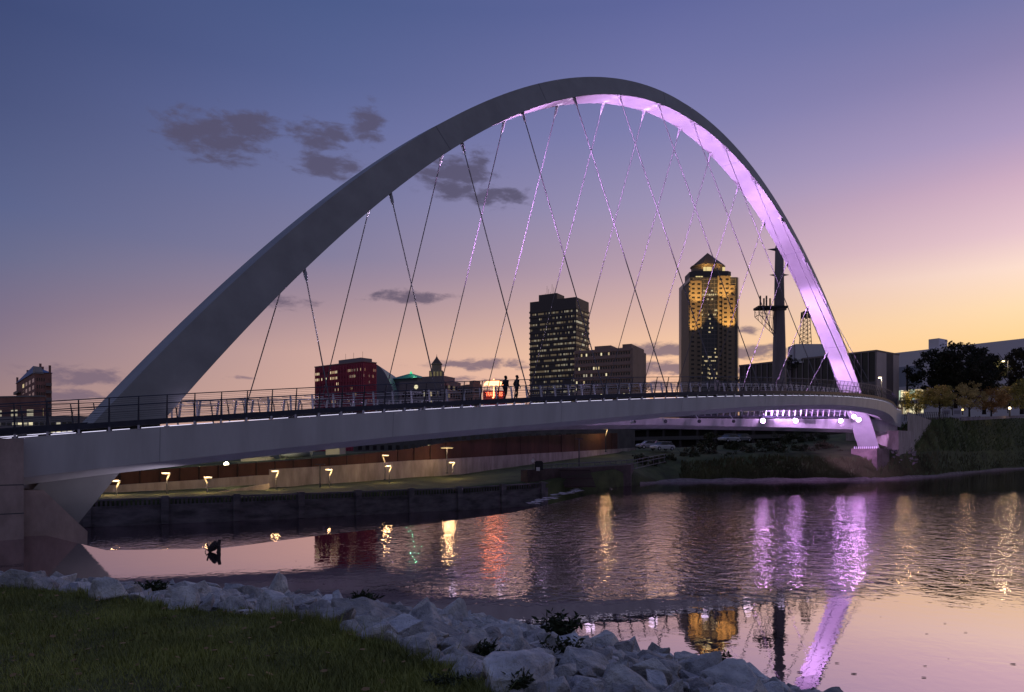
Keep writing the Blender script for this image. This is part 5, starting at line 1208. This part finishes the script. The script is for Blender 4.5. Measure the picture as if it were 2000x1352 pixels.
# rocks
from mathutils import noise as mnoise
def rock_mesh(sd):
    r_ = np.random.default_rng(sd); bm = bmesh.new(); pts = r_.normal(size=(12, 3)); pts /= np.linalg.norm(pts, axis=1)[:, None]; pts *= np.array([.60, .46, .40]) * (.8 + .4 * r_.random((12, 1)))
    for p in pts: bm.verts.new(p)
    bmesh.ops.convex_hull(bm, input=bm.verts[:])
    bmesh.ops.delete(bm, geom=[v for v in bm.verts if not v.link_faces], context='VERTS')
    bmesh.ops.bevel(bm, geom=bm.edges[:], offset=.02, segments=1, affect='EDGES', clamp_overlap=True)
    bmesh.ops.triangulate(bm, faces=bm.faces[:]); bmesh.ops.subdivide_edges(bm, edges=bm.edges[:], cuts=2, use_grid_fill=True)
    off = Vector((sd * 3.1, sd * 1.7, 0))
    for v in bm.verts: v.co += v.co.normalized() * (.045 * mnoise.noise(v.co * 3.2 + off) + .03 * mnoise.noise(v.co * 8 + off))
    me = bpy.data.meshes.new('boulder'); bm.to_mesh(me); bm.free(); me.materials.append(M_rock)
    return me
ROCKS = [rock_mesh(i) for i in range(18)]
cand = []
pts = []
tries = 0
while tries < 80000:
    tries += 1; i = int(rng.integers(46, 214)); s = float(rng.uniform(0, 1.07)); x, y, z = slope_pt(i, s)
    if y < 3.2: continue
    u = 1000 + FPX * x / y
    if u < -120 or u > 1760: continue
    dist = math.hypot(x, y); big = rng.random()
    size = lerp(.27, .74, big ** 2.0) * (1.05 if dist < 9 else .92)
    if any((x - q[0]) ** 2 + (y - q[1]) ** 2 < (.40 * (size + q[3])) ** 2 for q in pts): continue
    pts.append((x, y, z, size, dist, s))
# the stones that show largest: near ones first
pts.sort(key=lambda q: -(q[3] / q[4]))
cand = pts[:300]; rest = pts[300:]
def rock_mat4(q):
    x, y, z, size, *_ = q
    return Matrix.Translation((x, y, z + size * random.uniform(.05, .2))) @ Matrix.Rotation(random.uniform(0, 6.3), 4, 'Z') @ Matrix.Rotation(random.gauss(0, .35), 4, 'X') @ Matrix.Rotation(random.gauss(0, .35), 4, 'Y') @ Matrix.Diagonal((size * random.uniform(.85, 1.2), size * random.uniform(.85, 1.2), size * random.uniform(.8, 1.15), 1))
for q in cand:
    o = put('boulder', random.choice(ROCKS)); o.matrix_basis = rock_mat4(q); tag(o, 'pale grey limestone boulder in the riprap between lawn and water', 'boulder', 'limestone boulders of the riprap bank')
mb = MB()
for q in rest + [(lambda i, s: (*slope_pt(i, s), random.uniform(.14, .3), 1, s))(random.randint(46, 212), random.random()) for _ in range(520)]:
    me = random.choice(ROCKS); m4 = rock_mat4(q); mb.add([m4 @ v.co for v in me.vertices], [tuple(p.vertices) for p in me.polygons])
me = bpy.data.meshes.new('small_stones'); me.from_pydata(mb.v, [], mb.f); me.materials.append(M_rock)
tag(put('small_stones', me), 'smaller limestone pieces filling the gaps of the riprap', 'stones', kind='stuff')
# two landmark stones on the skyline
for (u, v, D, sx_, sz, lb) in ((541, 1140, 15.5, .42, .62, 'upright pointed stone standing above the riprap skyline'), (1422, 1300, 10.8, .22, .36, 'thin upright stone slab near the right end of the riprap')):
    o = put('boulder', ROCKS[3 if u < 600 else 8]); c = P(u, v, D); o.location = c - Vector((0, 0, .1)); o.scale = (sx_, sx_, sz * 1.25); o.rotation_euler = (0, .25, 1.); tag(o, lb, 'boulder', 'limestone boulders of the riprap bank')

# lawn blades
def blades(n):
    ii = rng.integers(56, 190, n * 2); back = rng.random(n * 2) ** 1.3
    x = INs[ii, 0] + rng.normal(0, .1, n * 2); y = INs[ii, 1] - back * 8.5 + rng.normal(0, .1, n * 2)
    uu = 1000 + FPX * x / np.maximum(y, .1); ok = (y > 3.9) & (uu > -60) & (uu < 1150)
    # stay behind the edge
    ye = np.interp(x, INs[:, 0], INs[:, 1]); ok &= y < ye + .05 + .12 * np.sin(x * 9) + .08 * np.sin(x * 23); x, y, ye = x[ok][:n], y[ok][:n], ye[ok][:n]
    z = np.interp(x, INs[:, 0], ZI) + .05 * np.sin(x * .8) * np.sin(y * .7) - .015
    k = len(x); patch = np.sin(x * 1.7 + 1) * np.sin(y * 2.1) + .6 * np.sin(x * 4.3 + y * 3.1)
    h = (.036 + .034 * rng.random(k)) * (1 + .40 * patch) + .012 * (rng.random(k) > .97) * 6; h = np.clip(h * (1 + 1.3 * (ye - y < .25) * rng.random(k) ** 2), .03, .26)
    an = rng.random(k) * 6.28; le = h * (.25 + .6 * rng.random(k)); w = .0035 + .003 * rng.random(k)
    ca, sa = np.cos(an), np.sin(an); v = np.zeros((k, 3, 3))
    v[:, 0] = np.stack([x - sa * w, y + ca * w, z], 1); v[:, 1] = np.stack([x + sa * w, y - ca * w, z], 1); v[:, 2] = np.stack([x + ca * le, y + sa * le, z + h], 1)
    return v.reshape(-1, 3), np.arange(k * 3).reshape(k, 3)
v, f = blades(230000)
tag(put('grass', raw_mesh('grass', v, f, mat('grass blades', (.30, .33, .08), .8, nscale=1.1, c2=(.13, .15, .04)))), 'mown lawn grass on the near bank', 'grass', kind='stuff')

random.seed(31); fk = MB()
for i in range(420):
    y = random.uniform(4.2, 12); x = XU(random.uniform(-40, 1000), y)
    if y > np.interp(x, INs[:, 0], INs[:, 1]) - .1: continue
    z = lawn_z(x, y) + random.uniform(.03, .07); r = random.uniform(.015, .035); a0 = random.random() * 6; tl = random.uniform(-.5, .5)
    fk.add([(x + r * math.cos(a0 + q), y + r * .7 * math.sin(a0 + q), z + tl * r * math.cos(q)) for q in (0, 1.2, 2.4, 3.8, 5)], [(0, 1, 2, 3, 4)])
tag(fk.build('fallen_leaves', mat('fallen leaves', (.24, .15, .07), .9, nscale=1.5, namt=.6)), 'fallen brown leaves scattered over the near lawn', 'leaves', kind='stuff')
# leafy plants among the stones
def plant(u, v, D, w, h_, label, nst, leaf, m, cat='plant'):
    b = P(u, v, D); r = empty('riprap_plant', b); tag(r, label, cat, 'wild plants between the riprap stones'); st_ = MB(); V_ = []; 
    for i in range(nst):
        an = rng.random() * 6.28; sp = rng.random() ** .6 * w / 2; en = Vector((math.cos(an) * sp, math.sin(an) * sp * .7, h_ * (.5 + .6 * rng.random())))
        st_.tube([(0, 0, -.25), en * .5 + Vector((0, 0, .08 * h_)), en], [.008, .006, .003], 4)
        for j in range(16):
            p = en * (.3 + .75 * j / 16) + Vector((0, 0, .05 * h_)); d = Vector((rng.normal(), rng.normal(), rng.normal() * .5 + .25)).normalized(); s_ = d.cross(Vector((rng.normal(), rng.normal(), rng.normal()))).normalized()
            l_ = leaf * (.6 + .8 * rng.random()); V_ += [tuple(p), tuple(p + d * l_ * .5 + s_ * l_ * .17), tuple(p + d * l_), tuple(p + d * l_ * .5 - s_ * l_ * .17)]
    st_.build('stem', mat('stem', (.03, .03, .015), .9), r); put('foliage', raw_mesh('foliage', np.array(V_), np.arange(len(V_)).reshape(-1, 4), m), r)
PG = leaf_mat('plant leaves', (.030, .045, .018), .5)
plant(1094, 1250, 11.6, .75, .38, 'leafy plant standing against the water at the middle of the riprap', 26, .12, PG)
plant(712, 1182, 13.5, .75, .22, 'low leafy sprig on the riprap skyline left of the middle', 16, .11, PG)
plant(1402, 1302, 12.4, .7, .2, 'thin sprig at the water edge near the right end of the riprap', 12, .09, PG)
plant(300, 1158, 12.4, .6, .16, 'dark low herb among the stones at left', 26, .08, PG)
plant(948, 1305, 6.6, .28, .22, 'dark clump of leaves in front of the lower middle stones', 26, .06, PG)
plant(1100, 1318, 7.4, .5, .34, 'dark leafy clump between large stones at lower middle', 34, .07, PG)
plant(1010, 1352, 5.2, .25, .12, 'dark leaves at the bottom edge beside a large stone', 20, .05, PG)
plant(880, 1348, 5.4, .5, .1, 'low weeds where the lawn meets the lowest stones', 22, .05, PG)
